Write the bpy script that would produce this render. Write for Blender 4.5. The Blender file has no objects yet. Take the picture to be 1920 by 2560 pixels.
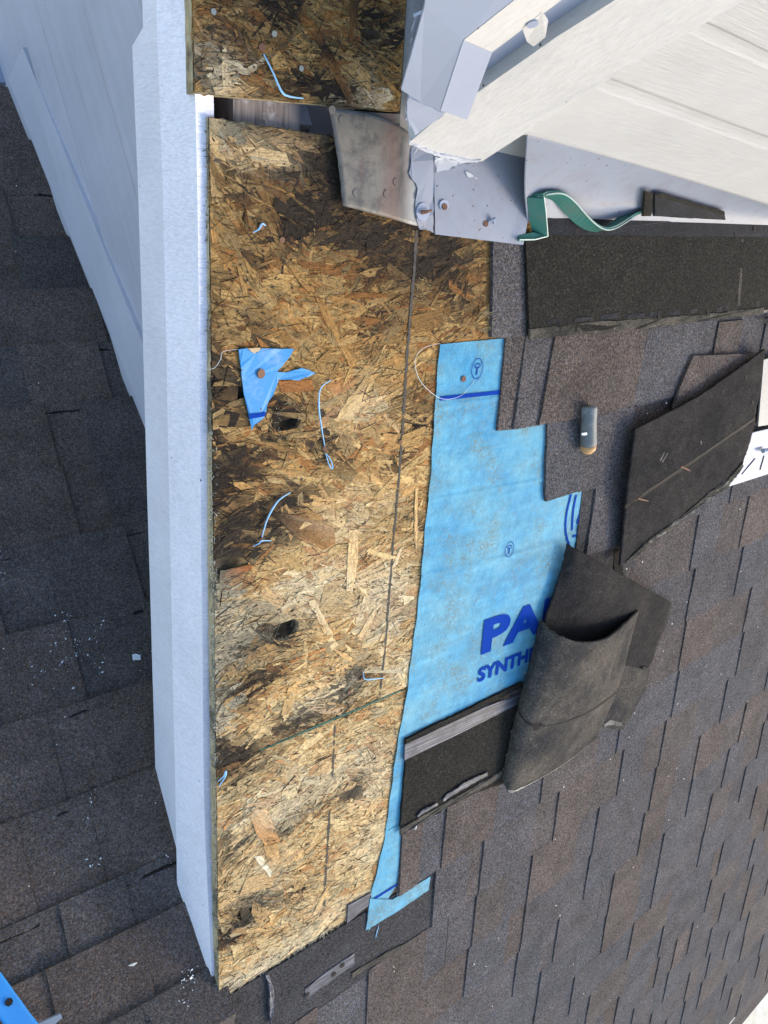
import bpy, math, random
import numpy as np
from mathutils import Matrix, Vector

C = bpy.context.scene
COL = C.collection
R = random.Random(7)
NR = np.random.RandomState(11)

# ------------------------------------------------------------------ camera, sky, sun, exposure
ROT = np.array([[0.7850304, -0.17020917, 0.59561407],
                [-0.18696158, -0.98177369, -0.03414352],
                [0.59056976, -0.08455325, -0.80254477]])      # camera (x right, y down, z ahead) -> world
FPX = 2032.1
EYE = np.array([0.0, 0.0, 4.5])                               # eye height above the yard
cam = bpy.data.cameras.new('camera')
cam.sensor_width = 36.0
cam.lens = 36.0 * FPX / 2560.0
cam.clip_start = 0.05
cam.clip_end = 400
camo = bpy.data.objects.new('camera', cam)
COL.objects.link(camo)
rm = Matrix.Identity(4)
for i in range(3):
    rm[i][0] = ROT[i][0]; rm[i][1] = -ROT[i][1]; rm[i][2] = -ROT[i][2]; rm[i][3] = EYE[i]
camo.matrix_world = rm
C.camera = camo

SUN = Vector((0.76, -0.58, 0.42)).normalized()                # towards the sun
el = math.asin(SUN.z); az = math.atan2(SUN.x, SUN.y)
world = bpy.data.worlds.new('World'); C.world = world; world.use_nodes = True
wn = world.node_tree.nodes; wl = world.node_tree.links
sky = wn.new('ShaderNodeTexSky'); sky.sky_type = 'NISHITA'; sky.sun_disc = False
sky.sun_elevation = el; sky.sun_rotation = az
sky.air_density = 1.0; sky.dust_density = 1.0; sky.ozone_density = 1.5
wl.new(sky.outputs[0], wn['Background'].inputs[0]); wn['Background'].inputs[1].default_value = 0.15
sl = bpy.data.lights.new('sun', 'SUN'); sl.energy = 0.8; sl.angle = math.radians(20); sl.color = (1.0, 0.87, 0.70)
so = bpy.data.objects.new('sun', sl); COL.objects.link(so)
so.rotation_euler = SUN.to_track_quat('Z', 'Y').to_euler()
so.location = (3, -4, 9)
C.view_settings.view_transform = 'Standard'
C.view_settings.look = 'None'
C.view_settings.gamma = 1.0
C.view_settings.exposure = 1.5
C.view_settings.use_curve_mapping = False
C.render.film_transparent = False

# ------------------------------------------------------------------ the planes of the place
PA, PB = 0.39604031, 0.25843173                               # pitches of the front and the rear slope
NA = np.array([0, -math.sin(PA), math.cos(PA)]); DA = 0.98076  # front slope (sheathing surface)
NB = np.array([0, math.sin(PB), math.cos(PB)]); DB = 1.59      # rear slope of the lower wing
SA = np.array([0, math.cos(PA), math.sin(PA)])                 # up the front slope
SB = np.array([0, math.cos(PB), -math.sin(PB)])                # down the rear slope
UX = np.array([1.0, 0, 0])

def A(u, v, h=0.0):
    return EYE + UX * u + SA * v + NA * (h - DA)
def B(u, v, h=0.0):
    return EYE + UX * u + SB * v + NB * (h - DB)
LE = lambda v: 0.4868 + 0.0085 * (np.asarray(v) + 1.33) / 1.43   # rake edge of the sheathing
CROP = {'o': (0, 0, 1.0), 'c1': (300, 0, 2.074), 'c2': (0, 0, 2.765), 'c3': (1000, 0, 1.803), 'c4': (1100, 400, 2.023),
        'c5': (1000, 800, 1.803), 'c6': (1100, 1300, 2.37), 'd1': (450, 700, 2.37), 'd2': (450, 1300, 2.37),
        'd3': (400, 1900, 2.212), 'd4': (0, 1500, 2.087), 'd5': (0, 500, 2.212), 'd6': (1100, 1800, 2.023), 'd7': (900, 1900, 3.318)}
def ray(c, x, y):
    a = CROP[c]
    return ROT @ np.array([a[0] + x / a[2] - 960, a[1] + y / a[2] - 1280, FPX])
def onplane(n, p0, c, x, y):
    r = ray(c, x, y)
    return EYE + r * (n.dot(p0 - EYE) / n.dot(r))
def aA(c, x, y, h=0.0):                                        # a measured spot -> point on the front slope, h above it
    return onplane(NA, A(0, 0, h), c, x, y)
def aB(c, x, y, h=0.0):
    return onplane(NB, B(0, 0, h), c, x, y)
def uvA(p):
    q = p - EYE
    return q[0], q.dot(SA)
def uv(c, x, y, h=0.0):
    return uvA(aA(c, x, y, h))
def project(p):
    q = ROT.T @ (np.asarray(p) - EYE)
    return 960 + FPX * q[0] / q[2], 1280 + FPX * q[1] / q[2]

# ------------------------------------------------------------------ objects
BASE = {}
def thing(name, label, cat, loc, group=None):
    o = bpy.data.objects.new(name, None); COL.objects.link(o)
    o.empty_display_size = 0.05
    o.location = loc; BASE[o] = np.array(loc, float)
    o['label'] = label; o['category'] = cat
    if group: o['group'] = group
    return o
def tag(o, label=None, cat=None, group=None, kind=None):
    if label: o['label'] = label
    if cat: o['category'] = cat
    if group: o['group'] = group
    if kind: o['kind'] = kind
    return o
def mesh(name, verts, faces, mat, parent=None, smooth=False, cols=None, uvs=None):
    V = np.asarray(verts, float)
    base = BASE[parent] if parent is not None else V.mean(axis=0)
    me = bpy.data.meshes.new(name)
    me.from_pydata((V - base).tolist(), [], [list(map(int, f)) for f in faces])
    if smooth:
        me.polygons.foreach_set('use_smooth', [True] * len(me.polygons))
    if cols is not None:
        a = me.color_attributes.new('tint', 'FLOAT_COLOR', 'POINT')
        cc = np.ones((len(V), 4), np.float32); cc[:, :3] = cols
        a.data.foreach_set('color', cc.ravel())
    if uvs is not None:
        l = me.uv_layers.new(name='grain')
        vi = np.zeros(len(me.loops), np.int32); me.loops.foreach_get('vertex_index', vi)
        l.data.foreach_set('uv', np.asarray(uvs, np.float32)[vi].ravel())
    me.materials.append(mat); me.update()
    o = bpy.data.objects.new(name, me); COL.objects.link(o)
    if parent is not None:
        o.parent = parent
    else:
        o.location = base
    BASE[o] = base
    return o

def prism(top, down):
    """closed block from a top outline (world points) and an offset to its underside"""
    n = len(top); top = [np.asarray(p, float) for p in top]
    V = top + [p + down for p in top]
    F = [list(range(n)), list(range(2 * n - 1, n - 1, -1))]
    for i in range(n):
        j = (i + 1) % n
        F.append([j, i, n + i, n + j])
    return V, F
def join(parts):
    V, F = [], []
    for v, f in parts:
        k = len(V); V += list(v); F += [[k + i for i in q] for q in f]
    return V, F
def ragged(pts, step=0.02, amp=0.002, closed=True, rr=R):
    out = []
    n = len(pts)
    for i in range(n if closed else n - 1):
        a, b = np.asarray(pts[i], float), np.asarray(pts[(i + 1) % n], float)
        m = max(1, int(np.linalg.norm(b - a) / step))
        for k in range(m):
            p = a + (b - a) * k / m
            if k: p = p + np.array([rr.uniform(-amp, amp) for _ in range(3)])
            out.append(p)
    if not closed: out.append(np.asarray(pts[-1], float))
    return out
def cr(P, t):
    n = len(P) - 1; x = min(max(t * n, 0), n - 1e-9); i = int(x); s = x - i
    p = [P[min(max(j, 0), n)] for j in (i - 1, i, i + 1, i + 2)]
    return 0.5 * (2 * p[1] + (p[2] - p[0]) * s + (2 * p[0] - 5 * p[1] + 4 * p[2] - p[3]) * s * s + (3 * p[1] - p[0] - 3 * p[2] + p[3]) * s ** 3)
def curved(grid, nu=24, nv=24, thick=0.004, wob=0.0, linear=False, rag=0.0):
    """smooth sheet through a grid of world points, given real thickness"""
    G = [[np.asarray(p, float) for p in row] for row in grid]
    P = np.zeros((nv + 1, nu + 1, 3))
    rows = []
    for row in G:
        rows.append([cr(row, i / nu) if not linear else np.array([np.interp(i / nu * (len(row) - 1), range(len(row)), [p[k] for p in row]) for k in range(3)]) for i in range(nu + 1)])
    for i in range(nu + 1):
        colp = [r[i] for r in rows]
        for j in range(nv + 1):
            P[j, i] = cr(colp, j / nv)
    if wob:
        P += NR.normal(0, wob, P.shape)
    if rag:
        e = lambda m_: NR.normal(0, rag, (m_, 1))
        P[0] += (P[1] - P[0]) / (np.linalg.norm(P[1] - P[0], axis=1, keepdims=True) + 1e-9) * e(nu + 1); P[-1] += (P[-2] - P[-1]) / (np.linalg.norm(P[-2] - P[-1], axis=1, keepdims=True) + 1e-9) * e(nu + 1)
        P[:, 0] += (P[:, 1] - P[:, 0]) / (np.linalg.norm(P[:, 1] - P[:, 0], axis=1, keepdims=True) + 1e-9) * e(nv + 1); P[:, -1] += (P[:, -2] - P[:, -1]) / (np.linalg.norm(P[:, -2] - P[:, -1], axis=1, keepdims=True) + 1e-9) * e(nv + 1)
    du = np.gradient(P, axis=1); dv = np.gradient(P, axis=0)
    N = np.cross(du, dv); N /= np.maximum(np.linalg.norm(N, axis=2, keepdims=True), 1e-9)
    if N[nv // 2, nu // 2].dot(EYE - P[nv // 2, nu // 2]) < 0: N = -N
    Q = P - N * thick
    V = list(P.reshape(-1, 3)) + list(Q.reshape(-1, 3)); k = (nu + 1) * (nv + 1); F = []
    ix = lambda j, i: j * (nu + 1) + i
    for j in range(nv):
        for i in range(nu):
            F.append([ix(j, i), ix(j, i + 1), ix(j + 1, i + 1), ix(j + 1, i)])
            F.append([k + ix(j, i), k + ix(j + 1, i), k + ix(j + 1, i + 1), k + ix(j, i + 1)])
    for i in range(nu):
        F.append([ix(0, i), k + ix(0, i), k + ix(0, i + 1), ix(0, i + 1)])
        F.append([ix(nv, i), ix(nv, i + 1), k + ix(nv, i + 1), k + ix(nv, i)])
    for j in range(nv):
        F.append([ix(j, 0), ix(j + 1, 0), k + ix(j + 1, 0), k + ix(j, 0)])
        F.append([ix(j, nu), k + ix(j, nu), k + ix(j + 1, nu), ix(j + 1, nu)])
    return V, F
def tube(path, r, n=8):
    P = [np.asarray(p, float) for p in path]; V, F = [], []
    rad = r if isinstance(r, (list, tuple)) else [r] * len(P)
    for i, p in enumerate(P):
        t = P[min(i + 1, len(P) - 1)] - P[max(i - 1, 0)]; t /= np.linalg.norm(t)
        a = np.cross(t, NA if abs(t.dot(NA)) < 0.9 else UX); a /= np.linalg.norm(a); b = np.cross(t, a)
        for k in range(n):
            w = 2 * math.pi * k / n; V.append(p + (a * math.cos(w) + b * math.sin(w)) * rad[i])
    for i in range(len(P) - 1):
        for k in range(n):
            F.append([i * n + k, i * n + (k + 1) % n, (i + 1) * n + (k + 1) % n, (i + 1) * n + k])
    F.append(list(range(n - 1, -1, -1))); F.append(list(range((len(P) - 1) * n, len(P) * n)))
    return V, F
def disc(c, n, r, thick, m=9):
    n = n / np.linalg.norm(n); a = np.cross(n, UX + 0.1); a /= np.linalg.norm(a); b = np.cross(n, a)
    top = [c + (a * math.cos(2 * math.pi * k / m) + b * math.sin(2 * math.pi * k / m)) * r for k in range(m)]
    return prism(top, -n * thick)

from mathutils.bvhtree import BVHTree
TREES = {}
def snap(objs, c, x, y, lift=0.0006):
    """a measured spot dropped onto the surface of finished meshes"""
    best = None; r = ray(c, x, y); r = r / np.linalg.norm(r)
    for o in objs:
        if o not in TREES:
            TREES[o] = BVHTree.FromPolygons([Vector(v.co) + Vector(BASE[o]) for v in o.data.vertices], [list(p.vertices) for p in o.data.polygons])
        p, n, i, d = TREES[o].ray_cast(Vector(EYE), Vector(r))
        if p is not None and (best is None or d < best[1]): best = (np.array(p), d, np.array(n))
    if best is None: return None
    n = best[2] if best[2].dot(r) < 0 else -best[2]
    return best[0] + n * lift
def mark(name, objs, pts, mat, par, c, lift=0.0007, thick=0.0012, step=.006, amp=.0010, fallback=0.02):
    P = []
    for x, y in pts:
        p = snap(objs, c, x, y, lift)
        P.append(p if p is not None else aA(c, x, y, fallback))
    return mesh(name, *prism(ragged(P, step, amp), -NA * thick), mat, par)
# ------------------------------------------------------------------ materials
def newmat(name, rough=0.8):
    m = bpy.data.materials.new(name); m.use_nodes = True
    nt = m.node_tree; b = nt.nodes['Principled BSDF']; b.inputs['Roughness'].default_value = rough
    b.inputs['Specular IOR Level'].default_value = 0.3
    return m, nt, b
class NT:
    def __init__(s, nt): s.nt = nt
    def n(s, t, **k):
        x = s.nt.nodes.new(t)
        for a, v in k.items(): setattr(x, a, v)
        return x
    def l(s, a, b): s.nt.links.new(a, b)
    def pos(s): return s.n('ShaderNodeNewGeometry').outputs['Position']
    def mapping(s, src, scale=(1, 1, 1), rot=(0, 0, 0)):
        x = s.n('ShaderNodeMapping'); x.inputs['Scale'].default_value = scale; x.inputs['Rotation'].default_value = rot
        s.l(src, x.inputs[0]); return x.outputs[0]
    def noise(s, src, scale, detail=3, rough=0.55, dist=0.0):
        x = s.n('ShaderNodeTexNoise'); x.inputs['Scale'].default_value = scale; x.inputs['Detail'].default_value = detail
        x.inputs['Roughness'].default_value = rough; x.inputs['Distortion'].default_value = dist
        s.l(src, x.inputs['Vector']); return x.outputs['Fac']
    def voro(s, src, scale):
        x = s.n('ShaderNodeTexVoronoi'); x.inputs['Scale'].default_value = scale; s.l(src, x.inputs['Vector']); return x
    def ramp(s, fac, stops):
        x = s.n('ShaderNodeValToRGB'); e = x.color_ramp.elements
        while len(e) < len(stops): e.new(0.5)
        for q, (p, c) in zip(e, stops):
            q.position = p; q.color = (*c, 1) if isinstance(c, (tuple, list)) else (c, c, c, 1)
        s.l(fac, x.inputs[0]); return x.outputs[0]
    def mix(s, fac, a, b, mode='MIX'):
        x = s.n('ShaderNodeMix', data_type='RGBA', blend_type=mode)
        for sock, v in ((0, fac), (6, a), (7, b)):
            if isinstance(v, (int, float)): x.inputs[sock].default_value = v
            elif isinstance(v, tuple): x.inputs[sock].default_value = (*v, 1)
            else: s.l(v, x.inputs[sock])
        return x.outputs[2]
    def math(s, op, a, b=None, c=None):
        x = s.n('ShaderNodeMath', operation=op)
        for k, v in enumerate((a, b, c)):
            if v is None: continue
            if isinstance(v, (int, float)): x.inputs[k].default_value = v
            else: s.l(v, x.inputs[k])
        return x.outputs[0]
    def bump(s, h, strength, dist, b):
        x = s.n('ShaderNodeBump'); x.inputs['Strength'].default_value = strength; x.inputs['Distance'].default_value = dist
        s.l(h, x.inputs['Height']); s.l(x.outputs[0], b.inputs['Normal'])

def granules(name, tint, vary=0.25, contrast=1.0, fleck=0.5, warm=(1.15, 0.95, 0.8), rnd=True):
    m, nt, b = newmat(name, 0.95); k = NT(nt)
    b.inputs['Specular IOR Level'].default_value = 0.15
    p = k.pos()
    v = k.voro(p, 520)
    sep = k.n('ShaderNodeSeparateColor'); k.l(v.outputs['Color'], sep.inputs[0])
    g = k.ramp(sep.outputs[0], [(0.0, 1 - 0.62 * contrast), (0.55, 1.0), (0.9, 1 + 0.6 * contrast), (1.0, 1 + 1.4 * contrast * fleck)])
    n1 = k.noise(p, 190, 2, 0.7)
    g2 = k.ramp(n1, [(0.3, 1 - 0.35 * contrast), (0.7, 1 + 0.35 * contrast)])
    n2 = k.noise(p, 11, 4, 0.6)
    g3 = k.ramp(n2, [(0.3, 0.78), (0.7, 1.2)])
    c = k.mix(1.0, tint, g, 'MULTIPLY')
    c = k.mix(1.0, c, g2, 'MULTIPLY')
    c = k.mix(1.0, c, g3, 'MULTIPLY')
    hue = k.ramp(sep.outputs[1], [(0.0, (0.85, 0.97, 1.18)), (0.5, (1, 1, 1)), (1.0, warm)])
    c = k.mix(1.0, c, hue, 'MULTIPLY')
    if rnd:
        oi = k.n('ShaderNodeObjectInfo')
        rv = k.ramp(oi.outputs['Random'], [(0.0, 1 - vary), (1.0, 1 + vary)])
        c = k.mix(1.0, c, rv, 'MULTIPLY')
    k.l(c, b.inputs['Base Color'])
    k.bump(k.math('ADD', sep.outputs[2], n1), 0.7, 0.0016, b)
    return m
FIELD = [granules('granules_slate', (0.080, 0.076, 0.077), 0.08), granules('granules_brown', (0.091, 0.077, 0.069), 0.08),
         granules('granules_grey', (0.082, 0.075, 0.074), 0.08), granules('granules_rust', (0.096, 0.077, 0.066), 0.08),
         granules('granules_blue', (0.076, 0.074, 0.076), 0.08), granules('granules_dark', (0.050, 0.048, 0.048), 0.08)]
DARKG = granules('granules_headlap', (0.0185, 0.017, 0.0135), vary=0.1, contrast=1.0, fleck=1.2)
LOWG = [granules('granules_rear_brown', (0.110, 0.084, 0.068), 0.10, contrast=0.75, fleck=0.8), granules('granules_rear_black', (0.086, 0.073, 0.064), 0.10, contrast=0.75, fleck=0.8),
        granules('granules_rear_umber', (0.103, 0.080, 0.065), 0.10, contrast=0.75, fleck=0.8)]

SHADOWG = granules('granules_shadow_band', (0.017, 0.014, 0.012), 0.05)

def asphalt(name, base, dust, spec=0.3, rough=0.7):
    m, nt, b = newmat(name, rough); k = NT(nt); p = k.pos()
    b.inputs['Specular IOR Level'].default_value = spec
    n1 = k.noise(p, 9, 5, 0.65); n2 = k.noise(p, 330, 3, 0.7); n3 = k.noise(p, 40, 4, 0.7)
    c = k.mix(k.ramp(n1, [(0.35, 0.0), (0.68, 0.95)]), base, dust)
    c = k.mix(1.0, c, k.ramp(n2, [(0.3, 0.65), (0.7, 1.4)]), 'MULTIPLY')
    c = k.mix(1.0, c, k.ramp(n3, [(0.3, 0.8), (0.72, 1.25)]), 'MULTIPLY')
    vv = k.voro(p, 300); sp = k.n('ShaderNodeSeparateColor'); k.l(vv.outputs['Color'], sp.inputs[0])
    c = k.mix(1.0, c, k.ramp(sp.outputs[0], [(0.0, 0.72), (0.5, 0.98), (0.95, 1.15), (1.0, 1.9)]), 'MULTIPLY')
    k.l(c, b.inputs['Base Color']); k.bump(k.math('ADD', k.math('ADD', n2, n3), sp.outputs[1]), 0.7, 0.0018, b)
    return m
UNDERSIDE = asphalt('asphalt_back', (0.0165, 0.0155, 0.0158), (0.038, 0.033, 0.030), 0.10, 0.95)
FLAPTOP = asphalt('asphalt_dusty', (0.034, 0.033, 0.033), (0.105, 0.088, 0.070), 0.08, 0.95)
TAR = asphalt('asphalt_strip', (0.006, 0.007, 0.010), (0.015, 0.017, 0.024), 0.12, 0.7)
SMEAR = asphalt('torn_mat', (0.035, 0.033, 0.028), (0.115, 0.10, 0.078), 0.1, 0.95)
FLAKE = asphalt('torn_flake', (0.09, 0.08, 0.07), (0.36, 0.33, 0.28), 0.1, 0.95)

def nailstrip():
    m, nt, b = newmat('nail_strip', 0.55); k = NT(nt)
    p = k.mapping(k.pos(), (6, 260, 260))
    n = k.noise(p, 1.0, 3, 0.6); n2 = k.noise(k.pos(), 30, 3, 0.6)
    c = k.ramp(n, [(0.3, (0.02, 0.02, 0.028)), (0.5, (0.065, 0.065, 0.082)), (0.68, (0.19, 0.19, 0.215))])
    c = k.mix(k.ramp(n2, [(0.42, 0.0), (0.62, 0.75)]), c, (0.03, 0.03, 0.036))
    k.l(c, b.inputs['Base Color']); k.bump(n, 0.4, 0.001, b); return m
NAILSTRIP = nailstrip()

def paint(name, col, dirt=0.0, grain=(1, 1, 1), gs=0.0, rough=0.5, speck=0.0, grain_dist=0.0012, stain=(0.25, 0.22, 0.18), rot=(0, 0, 0)):
    m, nt, b = newmat(name, rough); k = NT(nt); p = k.pos()
    n0 = k.noise(p, 6, 4, 0.6)
    c = k.mix(1.0, col, k.ramp(n0, [(0.3, 0.93), (0.7, 1.05)]), 'MULTIPLY')
    if gs:
        g = k.noise(k.mapping(k.mapping(p, (1, 1, 1), rot), grain), 1.0, 4, 0.65)
        c = k.mix(1.0, c, k.ramp(g, [(0.3, 1 - gs), (0.62, 1.05)]), 'MULTIPLY')
        k.bump(g, 0.8, grain_dist, b)
    if dirt:
        d = k.noise(p, 23, 6, 0.75, 0.4)
        c = k.mix(k.ramp(d, [(0.5, 0.0), (0.74, dirt)]), c, stain)
    if speck:
        s = k.voro(p, 95); sp = k.n('ShaderNodeSeparateColor'); k.l(s.outputs['Color'], sp.inputs[0])
        near = k.ramp(k.math('DIVIDE', s.outputs['Distance'], k.math('ADD', 0.02, k.math('MULTIPLY', sp.outputs[0], 0.22))), [(0.5, 1.0), (1.0, 0.0)])
        keep = k.ramp(sp.outputs[1], [(1 - speck, 0.0), (1 - speck + 0.02, 1.0)])
        c = k.mix(k.math('MULTIPLY', near, keep), c, (0.05, 0.035, 0.03))
    k.l(c, b.inputs['Base Color']); return m
WHITE = paint('white_rough_sawn_paint', (0.91, 0.86, 0.90), 0.07, (60, 330, 120), 0.15, 0.55, grain_dist=0.0030, speck=0.05, rot=(-PA, 0, 0))
FASCIA = paint('white_paint_smooth', (0.74, 0.715, 0.76), 0.05, (40, 260, 60), 0.07, 0.5, speck=0.04, grain_dist=0.002, rot=(-PA, 0, 0))
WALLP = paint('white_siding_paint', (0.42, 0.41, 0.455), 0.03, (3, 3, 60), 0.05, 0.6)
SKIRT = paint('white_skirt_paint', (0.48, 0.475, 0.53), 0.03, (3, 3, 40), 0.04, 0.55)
SIDING = paint('sunny_siding_paint', (0.45, 0.435, 0.42), 0.04, (16, 120, 420), 0.03, 0.6, grain_dist=0.0014)
CORNER = paint('white_corner_paint', (0.48, 0.465, 0.45), 0.05, (140, 140, 70), 0.05, 0.6, speck=0.22)
PMETAL = paint('white_painted_metal', (0.29, 0.32, 0.40), 0.06, rough=0.4)
FLASHP = paint('painted_flashing', (0.225, 0.243, 0.29), 0.4, rough=0.45, speck=0.45, stain=(0.16, 0.11, 0.09))
DRIP = paint('drip_edge_vinyl', (0.15, 0.165, 0.20), 0.3, rough=0.7, speck=0.25)
TORN = paint('torn_paint', (0.42, 0.43, 0.46), 0.05, rough=0.6)
GREEN = paint('green_enamel', (0.03, 0.13, 0.105), 0.45, rough=0.35, stain=(0.10, 0.095, 0.075))
GREENE = paint('green_edge_paint', (0.012, 0.085, 0.06), 0.3, rough=0.6, stain=(0.05, 0.05, 0.03))
BRIGHT = paint('worn_green_edge', (0.42, 0.50, 0.44), 0.5, rough=0.4)
GRIP = paint('grey_grip', (0.13, 0.14, 0.14), 0.9, rough=0.5, stain=(0.32, 0.33, 0.32))
ORANGE = paint('orange_wood', (0.55, 0.30, 0.12), 0.3, rough=0.6)
RUST = paint('rusty_steel', (0.17, 0.085, 0.05), 0.7, rough=0.75, stain=(0.06, 0.03, 0.02))
GALV = paint('galvanised_nail', (0.27, 0.28, 0.25), 0.3, rough=0.5)
BLACK = paint('mould_and_shade_black', (0.022, 0.017, 0.013), 0.0, rough=0.9)  # mould specks; elsewhere shade painted into holes, seams and gaps
THREAD = paint('blue_thread', (0.28, 0.53, 0.74), 0.1, rough=0.6)
PALETHREAD = paint('white_thread', (0.72, 0.74, 0.73), 0.1, rough=0.6)
INK = paint('blue_ink', (0.006, 0.045, 0.30), 0.0, rough=0.9)
INK.node_tree.nodes['Principled BSDF'].inputs['Specular IOR Level'].default_value = 0.05
PENCIL = paint('marker_line', (0.075, 0.066, 0.058), 0.0, rough=0.9)
CHIP = paint('paint_chip', (0.75, 0.77, 0.80), 0.05, rough=0.7)
SEED = paint('pale_grit', (0.70, 0.66, 0.55), 0.1, rough=0.7)
GUTTER = paint('brown_gutter', (0.06, 0.045, 0.035), 0.3, rough=0.5)
LIGHTEDGE = paint('eave_metal', (0.60, 0.66, 0.70), 0.2, rough=0.4)
TARP = paint('blue_tarp', (0.03, 0.25, 0.62), 0.05, rough=0.5)
GREYM = paint('grey_channel', (0.30, 0.33, 0.37), 0.3, rough=0.4)

def aged_metal():
    m, nt, b = newmat('weathered_metal', 0.5); k = NT(nt); p = k.pos()
    n1 = k.noise(k.mapping(p, (22, 6, 6)), 1.0, 6, 0.7); n2 = k.noise(p, 34, 6, 0.75); n3 = k.noise(p, 9, 3, 0.5)
    c = k.ramp(n1, [(0.28, (0.04, 0.038, 0.036)), (0.45, (0.12, 0.112, 0.098)), (0.58, (0.15, 0.135, 0.115)), (0.7, (0.07, 0.045, 0.036))])
    c = k.mix(k.ramp(n2, [(0.48, 0.0), (0.64, 0.8)]), c, (0.05, 0.05, 0.052))
    c = k.mix(k.ramp(k.noise(k.mapping(p, (30, 4, 4)), 1.0, 4, 0.6), [(0.54, 0.0), (0.66, 0.7)]), c, (0.13, 0.07, 0.055))
    c = k.mix(k.ramp(n3, [(0.56, 0.0), (0.66, 0.55)]), c, (0.46, 0.45, 0.43))
    sx = k.n('ShaderNodeSeparateXYZ'); k.l(p, sx.inputs[0])
    x = k.math('ADD', sx.outputs[0], k.math('MULTIPLY', k.math('SUBTRACT', n3, 0.5), 0.05))
    x = k.math('ADD', x, k.math('MULTIPLY', k.math('SUBTRACT', n2, 0.5), 0.03))
    f = k.math('MULTIPLY', k.math('SUBTRACT', x, 0.66), 4.7)
    c = k.mix(k.ramp(f, [(0.38, 0.0), (0.47, 0.4), (0.54, 0.5), (0.60, 0.0)]), c, (0.15, 0.082, 0.062))
    c = k.mix(k.ramp(f, [(0.60, 0.0), (0.70, 0.75), (0.80, 0.35), (0.9, 0.7)]), c, (0.34, 0.33, 0.31))
    k.l(c, b.inputs['Base Color']); b.inputs['Metallic'].default_value = 0.2
    k.bump(n2, 0.4, 0.002, b); return m
AGED = aged_metal()

def wood_tinted(name, strength=0.42):
    m, nt, b = newmat(name, 0.85); k = NT(nt)
    b.inputs['Specular IOR Level'].default_value = 0.15
    att = k.n('ShaderNodeVertexColor', layer_name='tint')
    u = k.n('ShaderNodeUVMap', uv_map='grain').outputs[0]
    g = k.noise(k.mapping(u, (38, 560, 1)), 1.0, 4, 0.72)
    p = k.pos()
    s = k.noise(p, 170, 3, 0.75)
    c = k.mix(1.0, att.outputs[0], k.ramp(g, [(0.28, 1 - strength), (0.5, 1.0), (0.72, 1 + strength * 0.75)]), 'MULTIPLY')
    c = k.mix(1.0, c, k.ramp(s, [(0.3, 0.62), (0.5, 1.0), (0.7, 1.25)]), 'MULTIPLY')
    k.l(c, b.inputs['Base Color']); k.bump(k.math('ADD', g, s), 0.7, 0.0016, b)
    return m
STRAND = wood_tinted('osb_strands', 0.55)
PANEL = wood_tinted('osb_body', 0.3)
def edgewood():
    m, nt, b = newmat('osb_edge', 0.9); k = NT(nt); p = k.pos()
    g = k.noise(k.mapping(k.mapping(p, (1, 1, 1), (-PA, 0, 0)), (40, 22, 480)), 1.0, 4, 0.65); n = k.noise(p, 9, 5, 0.7); n2 = k.noise(p, 90, 3, 0.7)
    c = k.ramp(g, [(0.3, (0.24, 0.17, 0.09)), (0.55, (0.52, 0.41, 0.24))])
    c = k.mix(k.ramp(n, [(0.50, 0.0), (0.62, 0.8)]), c, (0.06, 0.05, 0.035))
    c = k.mix(k.ramp(n2, [(0.55, 0.0), (0.7, 0.5)]), c, (0.42, 0.42, 0.36))
    k.l(c, b.inputs['Base Color']); k.bump(g, 0.7, 0.002, b); return m
OSBEDGE = edgewood()
def oldwood():
    m, nt, b = newmat('grey_rafter', 0.8); k = NT(nt); p = k.pos()
    g = k.noise(k.mapping(p, (260, 12, 30)), 1.0, 4, 0.6); n = k.noise(p, 24, 5, 0.7)
    c = k.ramp(g, [(0.3, (0.13, 0.11, 0.10)), (0.65, (0.30, 0.26, 0.24))])
    c = k.mix(k.ramp(n, [(0.55, 0.0), (0.7, 0.8)]), c, (0.62, 0.60, 0.58))
    k.l(c, b.inputs['Base Color']); return m
OLDWOOD = oldwood()

def underlay():
    m, nt, b = newmat('blue_underlayment', 0.6); k = NT(nt); p = k.pos(); b.inputs['Specular IOR Level'].default_value = 0.12
    n1 = k.noise(p, 7, 5, 0.7); n2 = k.noise(p, 60, 4, 0.7); n3 = k.noise(p, 16, 4, 0.6); n4 = k.noise(k.mapping(p, (4, 60, 20)), 1.0, 3, 0.6)
    c = k.ramp(n1, [(0.3, (0.040, 0.245, 0.43)), (0.5, (0.100, 0.325, 0.46)), (0.7, (0.170, 0.38, 0.46))])
    c = k.mix(1.0, c, k.ramp(n4, [(0.3, 0.90), (0.7, 1.08)]), 'MULTIPLY')
    c = k.mix(k.math('MULTIPLY', k.ramp(n3, [(0.46, 0.0), (0.66, 0.8)]), k.ramp(k.noise(p, 210, 3, 0.7), [(0.42, 0.0), (0.6, 1.0)])), c, (0.15, 0.17, 0.12))
    c = k.mix(1.0, c, k.ramp(n2, [(0.3, 0.86), (0.7, 1.12)]), 'MULTIPLY')
    s = k.voro(p, 60); sp = k.n('ShaderNodeSeparateColor'); k.l(s.outputs['Color'], sp.inputs[0])
    near = k.ramp(s.outputs['Distance'], [(0.03, 1.0), (0.11, 0.0)])
    keep = k.ramp(sp.outputs[1], [(0.93, 0.0), (0.94, 1.0)])
    c = k.mix(k.math('MULTIPLY', near, keep), c, (0.05, 0.045, 0.03))
    k.l(c, b.inputs['Base Color'])
    w = k.voro(p, 420)
    k.bump(k.math('ADD', k.math('MULTIPLY', w.outputs['Distance'], 0.4), k.math('MULTIPLY', n3, 3.0)), 0.55, 0.003, b)
    return m
UNDER = underlay()
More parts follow.
